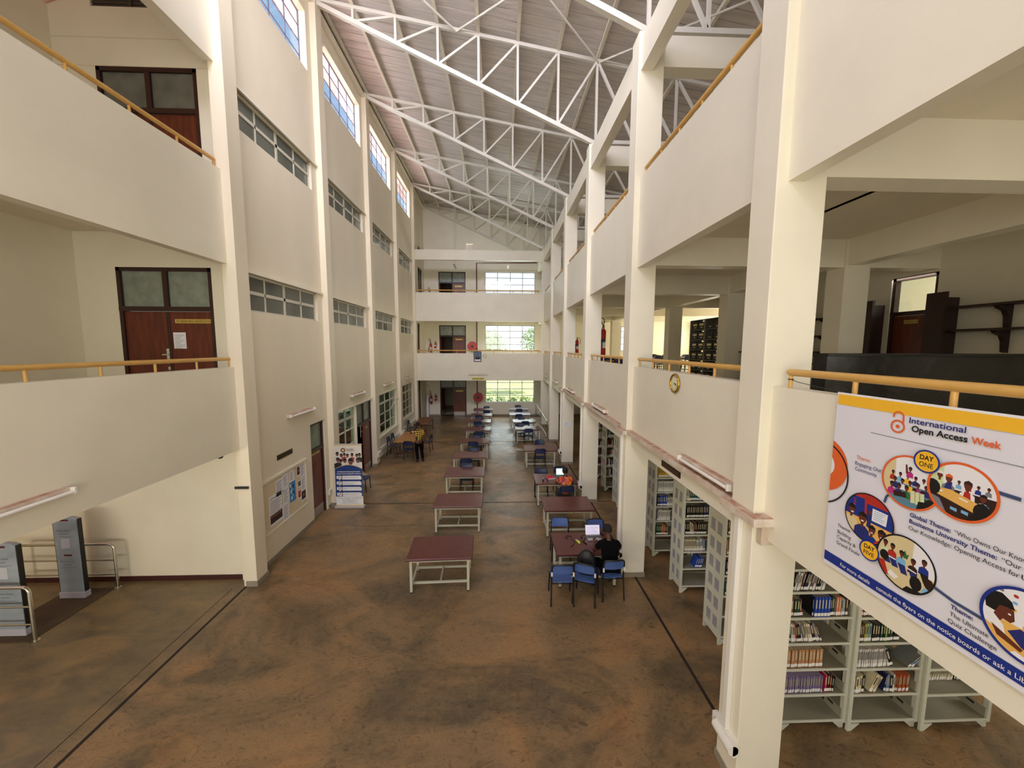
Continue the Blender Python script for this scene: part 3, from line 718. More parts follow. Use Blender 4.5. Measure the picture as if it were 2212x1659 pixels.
def chair(proto, x, y, deg, label, group=None):
    rz = math.radians(deg)
    if not used[id(proto)]:
        used[id(proto)] = 1; c = proto; c.location = (x, y, 0); c.rotation_euler = (0, 0, rz); c['label'] = label
    else: c = copy_tree(proto, (x, y, 0), rz, label)
    c['group'] = group or 'black framed plastic chairs around the reading tables'
    return c
chair(CB, 1.21, 6.84, -2, 'empty bright blue chair with white sticker, back to viewer')
chair(CB, 1.70, 6.84, -22, 'bright blue chair turned askew carrying the black backpack')
chair(CB, 2.20, 6.96, 4, 'bright blue chair on which the person in black sits')
chair(CB, 1.44, 8.30, 176, 'blue chair across the laptop table from the empty blue chair')
chair(CB, 2.29, 8.18, 184, 'blue chair facing the person in black across the table')
sL = 'the row facing the long wall'; sA = 'the row beside the arcade'
chair(CN, -1.10, 12.45, 180, f'navy chair tucked behind the third table of {sL}')
chair(CN, -1.22, 13.62, 0, f'navy chair before the fourth table of {sL}')
chair(CN, -1.02, 14.55, 180, f'navy chair tucked behind the fourth table of {sL}')
chair(CN, -1.12, 16.06, 0, f'navy chair before the fifth table of {sL}')
chair(CN, -1.02, 16.62, 180, f'navy chair tucked behind the fifth table of {sL}')
chair(CN, -.98, 18.02, 0, f'navy chair before the sixth table of {sL}')
chair(CN, -.97, 19.10, 180, f'navy chair tucked behind the sixth table of {sL}')
chair(CN, -1.18, 20.48, 0, f'navy chair before the seventh table of {sL}')
chair(CN, -1.10, 21.15, 180, f'navy chair tucked behind the seventh table of {sL}')
chair(CN, -1.22, 22.38, 0, f'navy chair before the eighth table of {sL}')
chair(CN, -.81, 24.1, 0, f'navy chair before the ninth table of {sL}')
chair(CN, -.86, 25.2, 180, f'navy chair behind the ninth table of {sL}')
chair(CN, 1.40, 11.95, 176, 'navy chair opposite the headphones on the red pouch table')
chair(CN, 2.10, 12.15, 184, 'navy chair facing the laptop of the person in the patterned shirt')
chair(CN, 2.01, 10.82, 0, 'navy chair on which the person in the patterned shirt sits')
chair(CN, 1.78, 15.78, 180, f'navy chair behind the fourth table of {sA}')
chair(CN, 1.66, 14.84, 0, f'navy chair before the fourth table of {sA}')
chair(CN, 1.49, 18.58, 0, f'navy chair before the fifth table of {sA}')
chair(CN, 1.10, 19.35, 180, f'navy chair behind the fifth table of {sA}')
chair(CN, 1.45, 20.46, 0, f'navy chair before the sixth table of {sA}')
chair(CN, 1.30, 21.2, 180, f'navy chair behind the sixth table of {sA}')
chair(CN, 1.21, 22.65, 0, f'navy chair before the seventh table of {sA}')
chair(CN, 1.33, 24.6, 0, f'navy chair before the eighth table of {sA}')
chair(CN, 1.33, 25.72, 180, f'navy chair behind the eighth table of {sA}')
gw = 'chairs along the long wall'
chair(CN, -4.78, 16.72, -90, 'navy chair at the light brown table, back against the long wall', gw)
chair(CN, -4.79, 17.40, -90, 'second navy chair at the light brown table beside the long wall', gw)
chair(CN, -3.90, 16.16, -8, 'navy chair under the light brown table end beside the checked shirt', gw)
chair(CN, -3.42, 17.35, 84, 'navy chair half hidden behind the person in the checked shirt', gw)
chair(CN, -4.80, 20.55, -90, 'navy chair standing between the dark brown table and the long wall', gw)
chair(CN, -4.70, 12.55, -90, 'navy chair hidden behind the roll-up poster stand', gw)
# ================================================================ BOOKCASES
LV = [.148, .510, .865, 1.215, 1.560, 1.903, 2.200]
def bookcase(x0, x1, y0, depth, label, levels=LV, rows=6, endpanel=True, solid_end=False):
    cx_ = (x0+x1)/2; e = empty('bookcase', (cx_, y0, 0), 0, label, 'bookcase', 'grey steel library bookcases')
    h = (x1-x0)/2; t = .045; top = levels[-1]
    for s_ in (-1, 1):
        b = MB(); xx = s_*(h-t/2)
        if endpanel and s_ == -1:
            us = [.06, .06+(depth-.16)/2, .10+(depth-.16)/2, depth-.06]; hs = []
            for i in range(rows):
                z = .22+i*(top-.25)/rows; hs += [(us[0], us[1], z, z+.21), (us[2], us[3], z, z+.21)]
            holes_wall(b, 'x', xx-t/2, xx+t/2, 0, depth, .10, top, hs)
            o = b.build('end_panel', SHELFP, e)
            MB().box(xx-.004, .03, .15, xx+.004, depth-.03, top-.03).build('perforated_sheet', PERF, o)
        else:
            b.box(xx-t/2, 0, .10, xx+t/2, .05, top); b.box(xx-t/2, depth-.05, .10, xx+t/2, depth, top)
            b.build('end_panel', [SHELFP, SHELFD], e)
        p = [(0, 0), (.05, 0), (.16, .10), (0, .10)]
        for yy in (0, depth-.03):
            MB().prism([(q[0]*-s_, q[1]) for q in p] if s_ == 1 else p, (s_*h, yy+.03, .0), (1, 0, 0), (0, 0, 1), -.03 if s_ == 1 else .03).build('foot', SHELFP, e)
    for i, z in enumerate(levels):
        s2 = MB().box(-h+t, 0, z-.03, h-t, .012, z, 0).box(-h+t, depth-.012, z-.03, h-t, depth, z, 0).box(-h+t, .012, z-.012, h-t, depth-.012, z-.004, 1)
        s2.build('shelf', [SHELFP, SHELFD], e)
    # perforated bracket ends between the shelves
    for z in levels[:-1]: MB().box(h-t-.012, .02, z, h-t-.006, depth*.5, z+.13).box(h-t-.014, .13, z+.075, h-t-.005, .21, z+.105, 1).build('bracket_end', [SHELFD, BLACK], e)
    return e
bookcase(3.56, 4.46, 4.20, .52, 'grey steel bookcase partly hidden by the banner column, with the purple journals', endpanel=False)
bookcase(4.47, 5.40, 4.18, .52, 'middle grey steel bookcase under the banner, with the white bound run', endpanel=False)
bookcase(5.41, 6.34, 4.15, .52, 'grey steel bookcase under the banner whose lower shelves are mostly bare', endpanel=False)
SY = [5.60, 6.92, 8.25, 9.60, 10.95, 12.28, 13.50]
sn = ['first', 'second', 'third', 'fourth', 'fifth', 'sixth', 'seventh']
for i, y in enumerate(SY):
    bookcase(3.62, 4.55, y, .46, f'grey steel bookcase with windowed end panel, {sn[i]} rank beyond the banner column')
    bookcase(4.56, 5.49, y, .46, f'inner grey steel bookcase joined to the {sn[i]} windowed rank', endpanel=False)
# tall shelving with archive boxes on the first floor
e = empty('box_shelving', (7.42, 12.95, F1), 0, 'tall grey shelving packed with black archive boxes on the first floor', 'shelving')
for y in (-.97, 0, .97): MB().box(-.22, y-.03, 0, .22, y+.03, 2.25).build('upright', mat('grey_shelving_paint', (120, 118, 104), .5), e)
for z in [.1+.36*i for i in range(7)]: MB().box(-.22, -.97, z-.02, .22, .97, z).build('shelf', MATS['grey_shelving_paint'], e)
n_ = 0
names = ['lowest', 'second', 'third', 'fourth', 'fifth', 'topmost']
for i in range(6):
    for q in range(2):
        for r_2 in range(2):
            y = 12.95+(-.49 if q else .49)+(.22 if r_2 == 0 else -.22)
            o = empty('archive_box', (7.40, y, F1+.10+.36*i), 0, f'black archive box on the {names[i]} shelf of the box shelving, {"far" if q == 0 else "near"} bay {"far" if r_2 == 0 else "near"} half', 'box', 'black archive boxes')
            MB().box(-.17, -.20, .004, .17, .20, .28).build('box_body', mat('black_card', (30, 29, 26), .6), o, bevel=.004)
            if not (q == 1 and i in (4, 5)):
                MB().box(-.172, -.14, .15, -.170, .12, .22).build('paper_label', mat('cream_label', (240, 226, 178), .7, emit=.0), o)
            MB().box(-.172, -.08, .07, -.170, .05, .10).build('finger_slot', mat('slot_light', (215, 205, 165), .7), o)
# counters
for x0, x1, y0, y1, lb in ((4.98, 8.97, 5.50, 5.75, 'long black marble counter on the first floor behind the banner handrail'), ):
    e = empty('service_counter', ((x0+x1)/2, y0, F1), 0, lb, 'counter'); h = (x1-x0)/2
    MB().box(-h, 0, 0, h, .25, 1.13).build('counter_front', BLKMARB, e)
    MB().box(-h-.03, -.04, 1.13, h, .5, 1.17).build('counter_top', BLACK, e, bevel=.005)
e = empty('service_counter', (7.8, 11.0, F1), 0, 'short black counter beyond the inner column next to the box shelving', 'counter')
MB().box(-.35, 0, 0, .85, .12, 1.11).build('counter_front', BLKMARB, e); MB().box(-.38, -.03, 1.11, .87, .4, 1.15).build('counter_top', BLACK, e)
# wall shelves with curved brackets
def wall_shelf(y0, y1, zs, brs, label, x=XW):
    e = empty('mounted_shelf', (x, (y0+y1)/2, F1), 0, label, 'wall shelf'); m = (y0+y1)/2
    for z in zs:
        b = MB().box(-.30, y0-m, z-.02, 0, y1-m, z+.02).build('shelf_board', DBROWN, e)
    for yb in brs:
        for z in zs:
            pl = [(0, 0), (-.28, 0), (-.24, -.05), (-.12, -.10), (-.07, -.20), (-.05, -.38), (0, -.40)]
            MB().prism(pl, (0, yb-m-.04, z-.02), (1, 0, 0), (0, 0, 1), -.08).build('bracket', DBROWN, e)
    return e
e = wall_shelf(2.2, 7.02, (2.04, 1.60), (6.35, 4.6, 3.0), 'dark brown double wall shelf on curved brackets behind the black counter')
e = wall_shelf(9.6, 12.6, (2.05, 1.58, 1.14), (9.95, 11.4), 'dark brown triple wall shelf beyond the inner column')
for y0, lb in ((7.0, 'tall dark brown upright board standing between the office door and wall shelf'), (8.42, 'tall dark brown board standing between the inner column and office door')):
    o = MB().box(8.62, y0+.03, F1+.01, 8.68, y0+.36, 6.0).box(8.68, y0+.1, F1+.01, XW-.005, y0+.14, 5.9).build('upright_board', DBROWN); tag(o, lb, 'board')
# reading tables and chairs on the first floor
for i, (x, y) in enumerate(((8.2, 19.0), (9.8, 19.2), (9.2, 22.0), (4.4, 16.6), (4.6, 14.0), (11.0, 21.5))):
    t = copy_tree(TP, (x, y, F1), 0, f'dark reading table glimpsed through the first floor arcade'); t['group'] = 'reading tables on the first floor'
    for q in (-.3, .35):
        c = copy_tree(CN, (x+q, y-.62, F1), 0, 'dark chair at a first floor reading table'); c['group'] = 'chairs at the first floor reading tables'
        c = copy_tree(CN, (x+q, y+.62, F1), PI, 'dark chair at a first floor reading table'); c['group'] = 'chairs at the first floor reading tables'
# ================================================================ TRUNKING, PIPES
def cable(name, m, pts_boxes, label, cat='cable duct'):
    b = MB()
    for q in pts_boxes: b.box(*q)
    return tag(b.build(name, m, bevel=.004), label, cat)
tb = [(2.62, 3.461, 3.121, 2.80, 3.595, 3.204), (2.66, 3.52, 2.90, 2.80, 3.59, 3.12)]
for k in range(0, 4):
    g = G[k]; tb.append((2.53, g-.14 if k == 0 else g-.07, 3.12, 2.6195, g+.43, 3.205))
    if k < 3: tb.append((2.635, g+.36, 3.1205, 2.7295, G[k+1]-.001, 3.2045))
cable('cable_trunking', DUSTY, tb, 'dusty white cable trunking stepping around the columns along the arcade')
b = MB()
for q in tb:
    if q[2] > 3: b.box(q[0]+.004, q[1]+.004, q[5], q[3]-.003, q[4]-.004, q[5]+.004)
o = b.build('dust_layer', DUST); o.parent = bpy.data.objects['cable_trunking']
for k in range(0, 4):
    g = G[k]; o = MB().box(2.565, g+.14, .58, 2.62, g+.22, 3.12).build('cable_duct', WHITE, bevel=.008)
    tag(o, f'white vertical cable duct on arcade column number {["one", "two", "three", "four"][k]} out', 'cable duct')
    b = MB().tube([(2.565, g-.02, .50), (2.565, g+.30, .50)], .06, 10).box(2.56, g-.02, .42, 2.62, g+.38, .58)
    tag(b.build('power_trunking', WHITE), f'white socket trunking low on arcade column number {["one", "two", "three", "four"][k]} out', 'cable duct')
b = MB().box(XL+.001, 15.5, .42, XL+.07, 18.98, .55).box(XL+.001, 19.37, .42, XL+.07, 22.84, .55).box(-4.999, 15.12, .38, -4.93, 15.5, .58).box(-4.999, 18.98, .38, -4.90, 19.4, .58)
tag(b.build('power_trunking', WHITE, bevel=.006), 'white socket trunking along the long wall under the grid windows', 'cable duct')
b = MB().box(XL+.001, 11.08, .42, XL+.06, 11.25, .58).box(XL+.001, 11.62, .42, XL+.06, 11.98, .58).box(-4.999, 11.2, .40, -4.93, 11.62, .60)
tag(b.build('power_trunking', WHITE, bevel=.006), 'short white socket trunking between the single door and the poster stand', 'cable duct')
b = MB().tube([(-1.55, 26.38, 0.0), (-1.55, 26.38, 10.66), (2.6, 26.38, 10.72)], .035, 8)
o = b.build('fire_water_pipe', DRED); tag(o, 'dark red fire water pipe rising beside the end windows', 'pipe')
e = empty('conduit', (-3.0, 26.40, 10.8), 0, 'thin cream conduit pair on the upper end wall', 'conduit')
MB().cyl((-.05, 0, -.8), (-.05, 0, 3.0), .012, 6).build('pipe', PAINT, e); MB().cyl((.05, 0, -.8), (.05, 0, 3.0), .012, 6).build('pipe', PAINT, e)
# ================================================================ FIRE GEAR
def extinguisher(loc, rz, label, hgt=.55, r=.075, hose='loop', br=(-.03, .06, .03, .149)):
    e = empty('fire_extinguisher', loc, rz, label, 'fire extinguisher'); h = hgt
    b = MB().tube([(0, 0, 0), (0, 0, .02), (0, 0, h-.08), (0, 0, h-.02), (0, 0, h)], [r*.9, r, r, r*.55, r*.3], 16)
    b.build('cylinder', RED, e)
    MB().box(br[0], br[1], h*.55, br[2], br[3], h*.65).build('hanging_bracket', BLACK, e)
    MB().box(-.05, -r-.002, h*.35, .05, -r+.012, h*.6).build('paper_label', PAPER, e)
    MB().cyl((0, 0, h), (0, 0, h+.05), .02, 8).box(-.015, -.08, h+.05, .015, .03, h+.07).box(-.012, -.09, h+.09, .012, .02, h+.105).build('valve', BLACK, e)
    if hose == 'loop':
        MB().tube([(0, -.03, h+.05), (-.10, -.05, h+.20), (-.14, -.06, h+.28), (-.10, -.06, h+.33), (-.02, -.06, h+.30), (.0, -.06, h+.2), (-.05, -.07, h+.06), (-.10, -.08, h-.1), (-.13, -.08, h-.3)], .014, 6).build('hose', BLACK, e)
        MB().tube([(-.13, -.08, h-.28), (-.16, -.08, h-.55)], [.02, .05], 8).build('discharge_horn', BLACK, e)
    else:
        MB().tube([(0, -.03, h+.04), (.10, -.04, h+.06), (.13, -.05, h-.05), (.11, -.05, h-.2)], .012, 6).build('hose', BLACK, e)
    return e
extinguisher((-4.78, 26.30, .88), 0, 'tall fire extinguisher with hose loop on the ground floor end wall', .62)
extinguisher((-4.48, 26.30, 1.12), 0, 'shorter fire extinguisher beside the ground floor end double door', .38, hose='s')
extinguisher((-4.74, 26.30, 4.52), 0, 'tall fire extinguisher with horn on the first floor end wall', .62)
extinguisher((-4.44, 26.30, 4.82), 0, 'shorter fire extinguisher beside the first floor end double door', .38, hose='s')
extinguisher((-4.74, 26.30, 8.12), 0, 'black hosed extinguisher peeping over the second floor end handrail', .5)
for x, y, z, hh, ho, lb in ((3.06, 15.73, .62, .62, 's', 'red fire extinguisher hung behind the fourth arcade column, ground floor'), (3.06, 19.60, .50, .66, 'loop', 'red fire extinguisher with black horn behind the fifth arcade column, ground floor'),
                    (3.33, 11.86, 4.55, .95, 'loop', 'large extinguisher with hose loop beside the third column on the first floor'), (3.30, 15.75, 4.62, .62, 's', 'red extinguisher beside the fourth column on the first floor')):
    extinguisher((x, y, z), 0, lb, hh, hose=ho, br=(-.02, -.165, .02, -.06) if x < 3.12 else (-.30, -.165, .02, -.06))
def reel(loc, label, full=True):
    e = empty('hose_reel', loc, 0, label, 'hose reel')
    MB().cyl((0, -.20, 0), (0, -.19, 0), .33, 40).cyl((0, -.03, 0), (0, -.02, 0), .33, 40).tube([(.33*math.cos(a*PI/20), -.195, .33*math.sin(a*PI/20)) for a in range(40)], .012, 6, closed=True).build('disc', RED, e)
    MB().cyl((0, -.19, 0), (0, -.03, 0), .28, 30).build('hose_coil', mat('black_rubber', (26, 22, 22), .6), e)
    MB().cyl((0, -.235, 0), (0, -.20, 0), .085, 24).build('hub', BLACK, e)
    MB().cyl((0, -.05, 0), (0, .12, 0), .04, 10).build('wall_arm', DRED, e)
    if full: MB().tube([(-.25, -.1, -.25), (-.28, -.12, -.38), (-.2, -.14, -.45), (-.1, -.14, -.42), (-.05, -.14, -.3)], .016, 6).build('hose_end', BLACK, e)
reel((-1.47, 26.30, 1.37), 'round red hose reel on the ground floor end wall')
reel((-1.86, 26.30, 4.95), 'round red hose reel behind the first floor end handrail', False)
reel((-1.62, 26.30, 8.05), 'red hose reel just showing above the second floor end handrail', False)
# ================================================================ WALL THINGS
e = empty('portrait_picture', (-1.315, G[5]-.012, 4.0), 0, 'framed portrait of a seated person hanging at the end gallery rail', 'picture')
MB().box(-.235, -.02, 0, .235, 0, .64).build('picture_frame', mat('dark_picture_frame', (44, 34, 40), .4), e, bevel=.006)
b = MB().box(-.19, -.023, .05, .19, -.021, .59, 0).box(-.19, -.024, .15, .19, -.0235, .59, 1)
b.flat([(-.12, .15), (.14, .15), (.12, .30), (.04, .37), (-.04, .37), (-.11, .29)], (0, -.0255, 0), (1, 0, 0), (0, 0, 1), 2)
b.flat([(.06*math.cos(a*PI/8)+.0, .43+.075*math.sin(a*PI/8)) for a in range(16)], (0, -.026, 0), (1, 0, 0), (0, 0, 1), 3)
b.flat([(-.02, .37), (.02, .37), (.0, .24)], (0, -.0262, 0), (1, 0, 0), (0, 0, 1), 0)
b.build('portrait_print', [PAPER, mat('portrait_blue', (96, 122, 150), .7), mat('portrait_suit', (28, 30, 40), .7), mat('portrait_skin', (120, 84, 64), .7)], e)
def clock(loc, rz, r, rim, label, oval=1.0):
    e = empty('wall_clock', loc, rz, label, 'clock')
    n = 36; pts = [(r*math.cos(a*2*PI/n), -.02, r*oval*math.sin(a*2*PI/n)) for a in range(n)]
    MB().tube(pts, r*.13, 8, closed=True).build('clock_rim', rim, e)
    b = MB().flat([(p[0]*.95, p[2]*.95) for p in pts], (0, -.02, 0), (1, 0, 0), (0, 0, 1)); b.build('clock_face', mat('clock_face', (226, 220, 176), .5), e)
    b = MB()
    for h_ in range(12):
        a = PI/2-h_*PI/6
        b.text(str(h_ or 12), (r*.74*math.cos(a), -.023, r*oval*.74*math.sin(a)-r*.07), (1, 0, 0), (0, 0, 1), r*.15, None, .01, 'C')
    b.build('numerals', BLACK, e)
    MB().bar((0, -.026, 0), (r*.4, -.026, -r*.12), .014, .003, up=(0, 1, 0)).bar((0, -.028, 0), (r*.05, -.028, -r*.05), .012, .003, up=(0, 1, 0)).bar((0, -.028, 0), (r*.55, -.028, -r*.22), .009, .003, up=(0, 1, 0)).build('hands', BLACK, e)
clock((2.73, 5.64, 4.355), -PI/2, .135, mat('polished_gold', (196, 160, 70), .2, .9), 'round gold rimmed wall clock on the first floor parapet by the banner column')
o = empty('wall_plaque', (-.87, G[5]-.005, 4.36), 0, 'small round gold edged plaque beside the framed portrait', 'plaque')
pl = [(.12*math.cos(a*PI/10), .12*math.sin(a*PI/10)*(1.15 if a > 10 else .9)) for a in range(20)]
MB().prism(pl, (0, 0, 0), (1, 0, 0), (0, 0, 1), .015).build('plaque_body', mat('plaque_gold', (176, 156, 96), .4, .3), o); MB().flat([(q[0]*.8, q[1]*.8) for q in pl], (0, -.017, 0), (1, 0, 0), (0, 0, 1)).build('plaque_face', mat('plaque_face', (220, 214, 180), .5), o)
def sign(name, loc, rz, w_, h_, txt, bgm, fgm, label, th=.5):
    e = empty(name, loc, rz, label, 'sign')
    MB().box(-w_/2, -.012, -h_/2, w_/2, 0, h_/2).build('sign_plate', bgm, e)
    MB().text(txt, (0, -.0135, -h_*th*.36), (1, 0, 0), (0, 0, 1), h_*th*.72, w_*.88, .012, 'C').build('sign_lettering', fgm, e)
sign('sign', (-1.295, G[5], 2.965), 0, .75, .13, 'READING AREA', mat('yellow_sign', (226, 204, 70), .5), BLACK, 'yellow reading area sign under the tube light of the end gallery', .9)
sign('sign', (XL, 8.97, 2.31), PI/2, .64, .12, 'READING AREA', mat('tarnished_brass', (74, 62, 30), .35, .4), mat('dark_engraving', (30, 24, 12), .5), 'dark brass reading area sign above the notice board', .8)
sign('sign', (2.73, 5.67, 2.985), -PI/2, .64, .095, 'LENDING AREA', mat('dark_sign', (42, 28, 18), .4), mat('brown_letters', (96, 72, 42), .5), 'dark lettered sign under the cable trunking of the clock bay', .8)
o = MB().box(-5.26, 7.36, 2.07, -4.99, 7.372, 2.12).build('door_plate', BLACK); tag(o, 'thin black plate on the first pilaster under the balcony end', 'sign')
o = MB().box(2.60, 15.30, .0, 2.62, 15.5, .0) if False else None
e = empty('paper_notice', (2.80, 15.195, 1.72), 0, 'white paper notice taped on the fourth arcade column', 'notice')
b = MB().box(-.11, -.004, -.09, .17, 0, .09, 0)
for i, (wd, t) in enumerate(((.2, 'READING'), (.14, 'SILENCE'), (.22, 'PLEASE KEEP'))): b.text(t, (-.09, -.006, .045-i*.05), (1, 0, 0), (0, 0, 1), .026, wd, .01, 'L', 1)
b.build('notice_sheet', [PAPER, mat('grey_ink', (120, 116, 130), .8)], e)
e = empty('dome_camera', (-5.2, 6.97, 2.87), 0, 'small black dome camera under the balcony end', 'camera')
MB().ball((0, 0, -.02), .05, .05, .04).build('dome', BLACK, e); MB().cyl((0, 0, -.01), (0, 0, 0), .055, 14).build('base', BLACK, e)
b = MB().box(XL, 8.27, 2.60, XL+.01, 8.36, 2.70); tag(b.build('wall_plate', WHITE), 'small blank white plate on the long wall above the brass sign', 'wall plate')
o = MB().tube([(-5.02, 26.15, 0), (-5.02, 26.15, 1.56)], .10, 20).build('paper_roll', mat('white_roll', (226, 224, 232), .6)); tag(o, 'tall white cylinder standing in the end gallery corner', 'roll')
b = MB().bar((-5.08, 26.3, 1.6), (-5.08, 26.3, 2.25), .02).bar((-4.92, 26.3, 1.6), (-4.92, 26.3, 2.25), .02).bar((-5.08, 26.3, 2.25), (-4.92, 26.3, 2.25), .02).bar((-5.08, 26.3, 1.6), (-4.92, 26.3, 1.6), .02)
tag(b.build('wall_bracket', GREYST), 'thin grey wire frame on the wall above the white cylinder', 'bracket')
# steel rail beside the arcade near the end gallery
e = empty('steel_rail', (2.60, 20.0, 0), 0, 'slender bright steel rail along the arcade near the end gallery', 'rail')
MB().cyl((0, -.3, .95), (0, 6.2, .95), .022, 8).build('rail', CHROME, e)
for y in (-.25, 2.82, 6.0): MB().cyl((0, y, 0), (0, y, .95), .022, 8).build('post', CHROME, e)
MB().cyl((0, -.3, .10), (0, 2.82, .06), .022, 8).build('low_rail', CHROME, e)
# ================================================================ NOTICE BOARD
YB0, YB1, ZB0, ZB1 = 8.02, 9.86, .70, 1.93
e = empty('notice_board', (XL, (YB0+YB1)/2, (ZB0+ZB1)/2), PI/2, 'cream framed notice board covered with papers beside the single door', 'notice board')
hw, hh = (YB1-YB0)/2, (ZB1-ZB0)/2
MB().box(-hw, -.012, -hh, hw, 0, hh).build('board_panel', mat('board_cream', (214, 200, 168), .6), e)
MB().box(-hw-.02, -.045, hh-.04, hw+.02, 0, hh+.01).box(-hw-.02, -.03, -hh-.01, hw+.02, 0, -hh+.03).box(-hw-.02, -.03, -hh, -hw+.02, 0, hh).box(hw-.03, -.03, -hh+.15, hw+.02, 0, hh).build('board_frame', PAINT, e)
def sheet(name, y0, y1, z0, z1, kind, label):
    cy_, cz_ = (y0+y1)/2, (z0+z1)/2; o = empty(name, (XL+.013, cy_, cz_), PI/2, label, 'paper'); a, b_ = (y1-y0)/2, (z1-z0)/2
    m = MB().box(-a, -.003, -b_, a, 0, b_, 0); zz = b_-.05
    if kind == 'text':
        i = 0
        while zz > -b_+.03: m.box(-a+.025, -.0045, zz, a-.02-(i % 4)*.025, -.0035, zz+.008, 1); zz -= .024; i += 1
    elif kind == 'poster':
        m.text('NOTICE', (-a+.03, -.0045, b_-.09), (1, 0, 0), (0, 0, 1), .04, a*1.1, .01, 'L', 2)
        for i in range(10): m.box(-a+.03, -.0045, b_-.14-i*.03, a-.03-(i % 3)*.04, -.0035, b_-.13-i*.03, 1)
        m.box(-a+.01, -.0045, -b_+.06, a-.01, -.0035, -b_+.26, 3)
        for q in range(5): m.flat([(-a+.06+q*.085+.03*math.cos(t), -b_+.22+.03*math.sin(t)) for t in [k*PI/5 for k in range(10)]], (0, -.005, 0), (1, 0, 0), (0, 0, 1), 4)
    elif kind == 'blue':
        m.box(-a, -.0045, -b_, a, -.0035, b_, 5)
        for q in range(7): m.flat([(-a*.6+a*1.2*((q*37) % 10)/10+.03*math.cos(t), b_*.7-q*b_*.22+.05*math.sin(t)) for t in [k*PI/4 for k in range(8)]], (0, -.005-q*.0002, 0), (1, 0, 0), (0, 0, 1), (0, 3, 6)[q % 3])
    else:
        m.box(-a+.01, -.0045, -b_+.04, a-.01, -.0035, b_-.02, 7 if kind == 'red' else 3)
        m.flat([(.03*math.cos(t), .02+.05*math.sin(t)) for t in [k*PI/5 for k in range(10)]], (0, -.005, 0), (1, 0, 0), (0, 0, 1), 4)
    m.build('printed_sheet', [PAPER, mat('grey_ink', (120, 116, 130), .8), BLACK, mat('poster_dark', (52, 34, 36), .7), mat('poster_skin', (150, 100, 76), .7), mat('poster_blue', (60, 132, 196), .7), mat('poster_skyblue', (140, 196, 230), .7), mat('poster_red', (190, 60, 50), .7)], o)
sheet('poster', 8.24, 8.72, .82, 1.52, 'poster', 'white poster with a group photo, lowest on the notice board')
sheet('paper_sheet', 8.52, 8.80, 1.42, 1.80, 'text', 'white typed sheet pinned above the group photo poster')
sheet('paper_sheet', 8.74, 9.00, .72, 1.12, 'text', 'white typed sheet hanging lowest at the board middle')
sheet('paper_sheet', 8.78, 9.02, 1.13, 1.50, 'text', 'white typed sheet at the board middle')
sheet('paper_sheet', 8.80, 9.02, 1.51, 1.84, 'text', 'white typed sheet at the top of the board middle')
sheet('paper_sheet', 9.08, 9.30, 1.56, 1.84, 'text', 'white typed sheet pinned above the blue poster')
sheet('poster', 9.05, 9.32, 1.05, 1.55, 'blue', 'bright blue poster on the notice board')
sheet('photo_print', 9.42, 9.56, 1.58, 1.84, 'dark', 'dark portrait print near the board top corner')
sheet('paper_sheet', 9.58, 9.80, 1.50, 1.86, 'text', 'typed sheet in the board top corner by the door')
sheet('photo_print', 9.44, 9.58, 1.28, 1.46, 'dark', 'small dark photo print below the portrait print')
sheet('paper_sheet', 9.60, 9.80, 1.16, 1.48, 'text', 'typed sheet beside the small dark photo print')
sheet('photo_print', 9.42, 9.56, .98, 1.22, 'red', 'red poster print beside the blue poster')
sheet('paper_sheet', 9.58, 9.80, .86, 1.14, 'dark', 'dark patterned print lowest by the board frame')
# ================================================================ SECURITY GATES (lobby)
def pedestal(x, y, label):
    e = empty('security_gate_panel', (x, y, 0), 0, label, 'security gate')
    prof = [(-.225, 0), (.225, 0), (.225, 1.60), (.15, 1.63), (0, 1.645), (-.15, 1.63), (-.225, 1.60)]
    MB().prism(prof, (0, .045, 0), (1, 0, 0), (0, 0, 1), .09).build('panel_body', mat('blue_grey_plastic', (160, 172, 182), .3, c2=(136, 148, 162), vs=2, stretch=(1, 1, 3)), e, bevel=.015)
    MB().box(-.24, -.06, 0, .24, .06, .13).build('panel_base', mat('pale_base', (176, 176, 190), .45), e, bevel=.01)
    for s_ in (-1, 1): MB().box(s_*.228-.008, -.035, .13, s_*.228+.008, .035, 1.6).build('edge_strip', BLACK, e)
    for z in (1.58, .88): MB().box(-.07, -.052, z-.015, .07, -.044, z+.018).build('red_lamp', mat('dark_red_lens', (90, 18, 20), .3), e, bevel=.006)
    b = MB()
    for z in (1.36, .74): b.text('Book check', (-.15, -.047, z), (1, 0, 0), (0, 0, 1), .035, .25, 0, 'L'); b.box(-.1, -.048, z-.055, .05, -.046, z-.048); b.box(-.12, -.048, z-.11, .15, -.046, z-.106)
    b.build('lettering', mat('grey_blue_print', (84, 104, 128), .5), e)
    MB().box(-.10, -.048, 1.02, .06, -.0465, 1.22).build('sticker', mat('pale_sticker', (190, 196, 206), .5), e)
pedestal(-8.30, 7.16, 'blue grey security gate panel standing against the lobby wall')
pedestal(-8.24, 6.20, 'dusty blue grey security gate panel nearer the balcony edge'.replace('nearer the balcony edge', 'behind the front chrome rail'))
def chrome_rail(pts0, pts1, h, y, x0, x1, label):
    e = empty('chrome_rail', ((x0+x1)/2, y, 0), 0, label, 'barrier rail'); m = (x0+x1)/2; a, b_ = x0-m, x1-m
    MB().tube([(b_, 0, 0), (b_, 0, h-.08), (b_-.025, 0, h-.025), (b_-.08, 0, h), (a+.08, 0, h), (a+.025, 0, h-.025), (a, 0, h-.08), (a, 0, 0)], .026, 12).build('frame', CHROME, e)
    for z in (h*.64, h*.31): MB().cyl((a, 0, z), (b_, 0, z), .017, 10).build('cross_bar', CHROME, e)
    for q in (a, b_): MB().cyl((q, 0, 0), (q, 0, .012), .06, 14).build('foot_plate', CHROME, e)
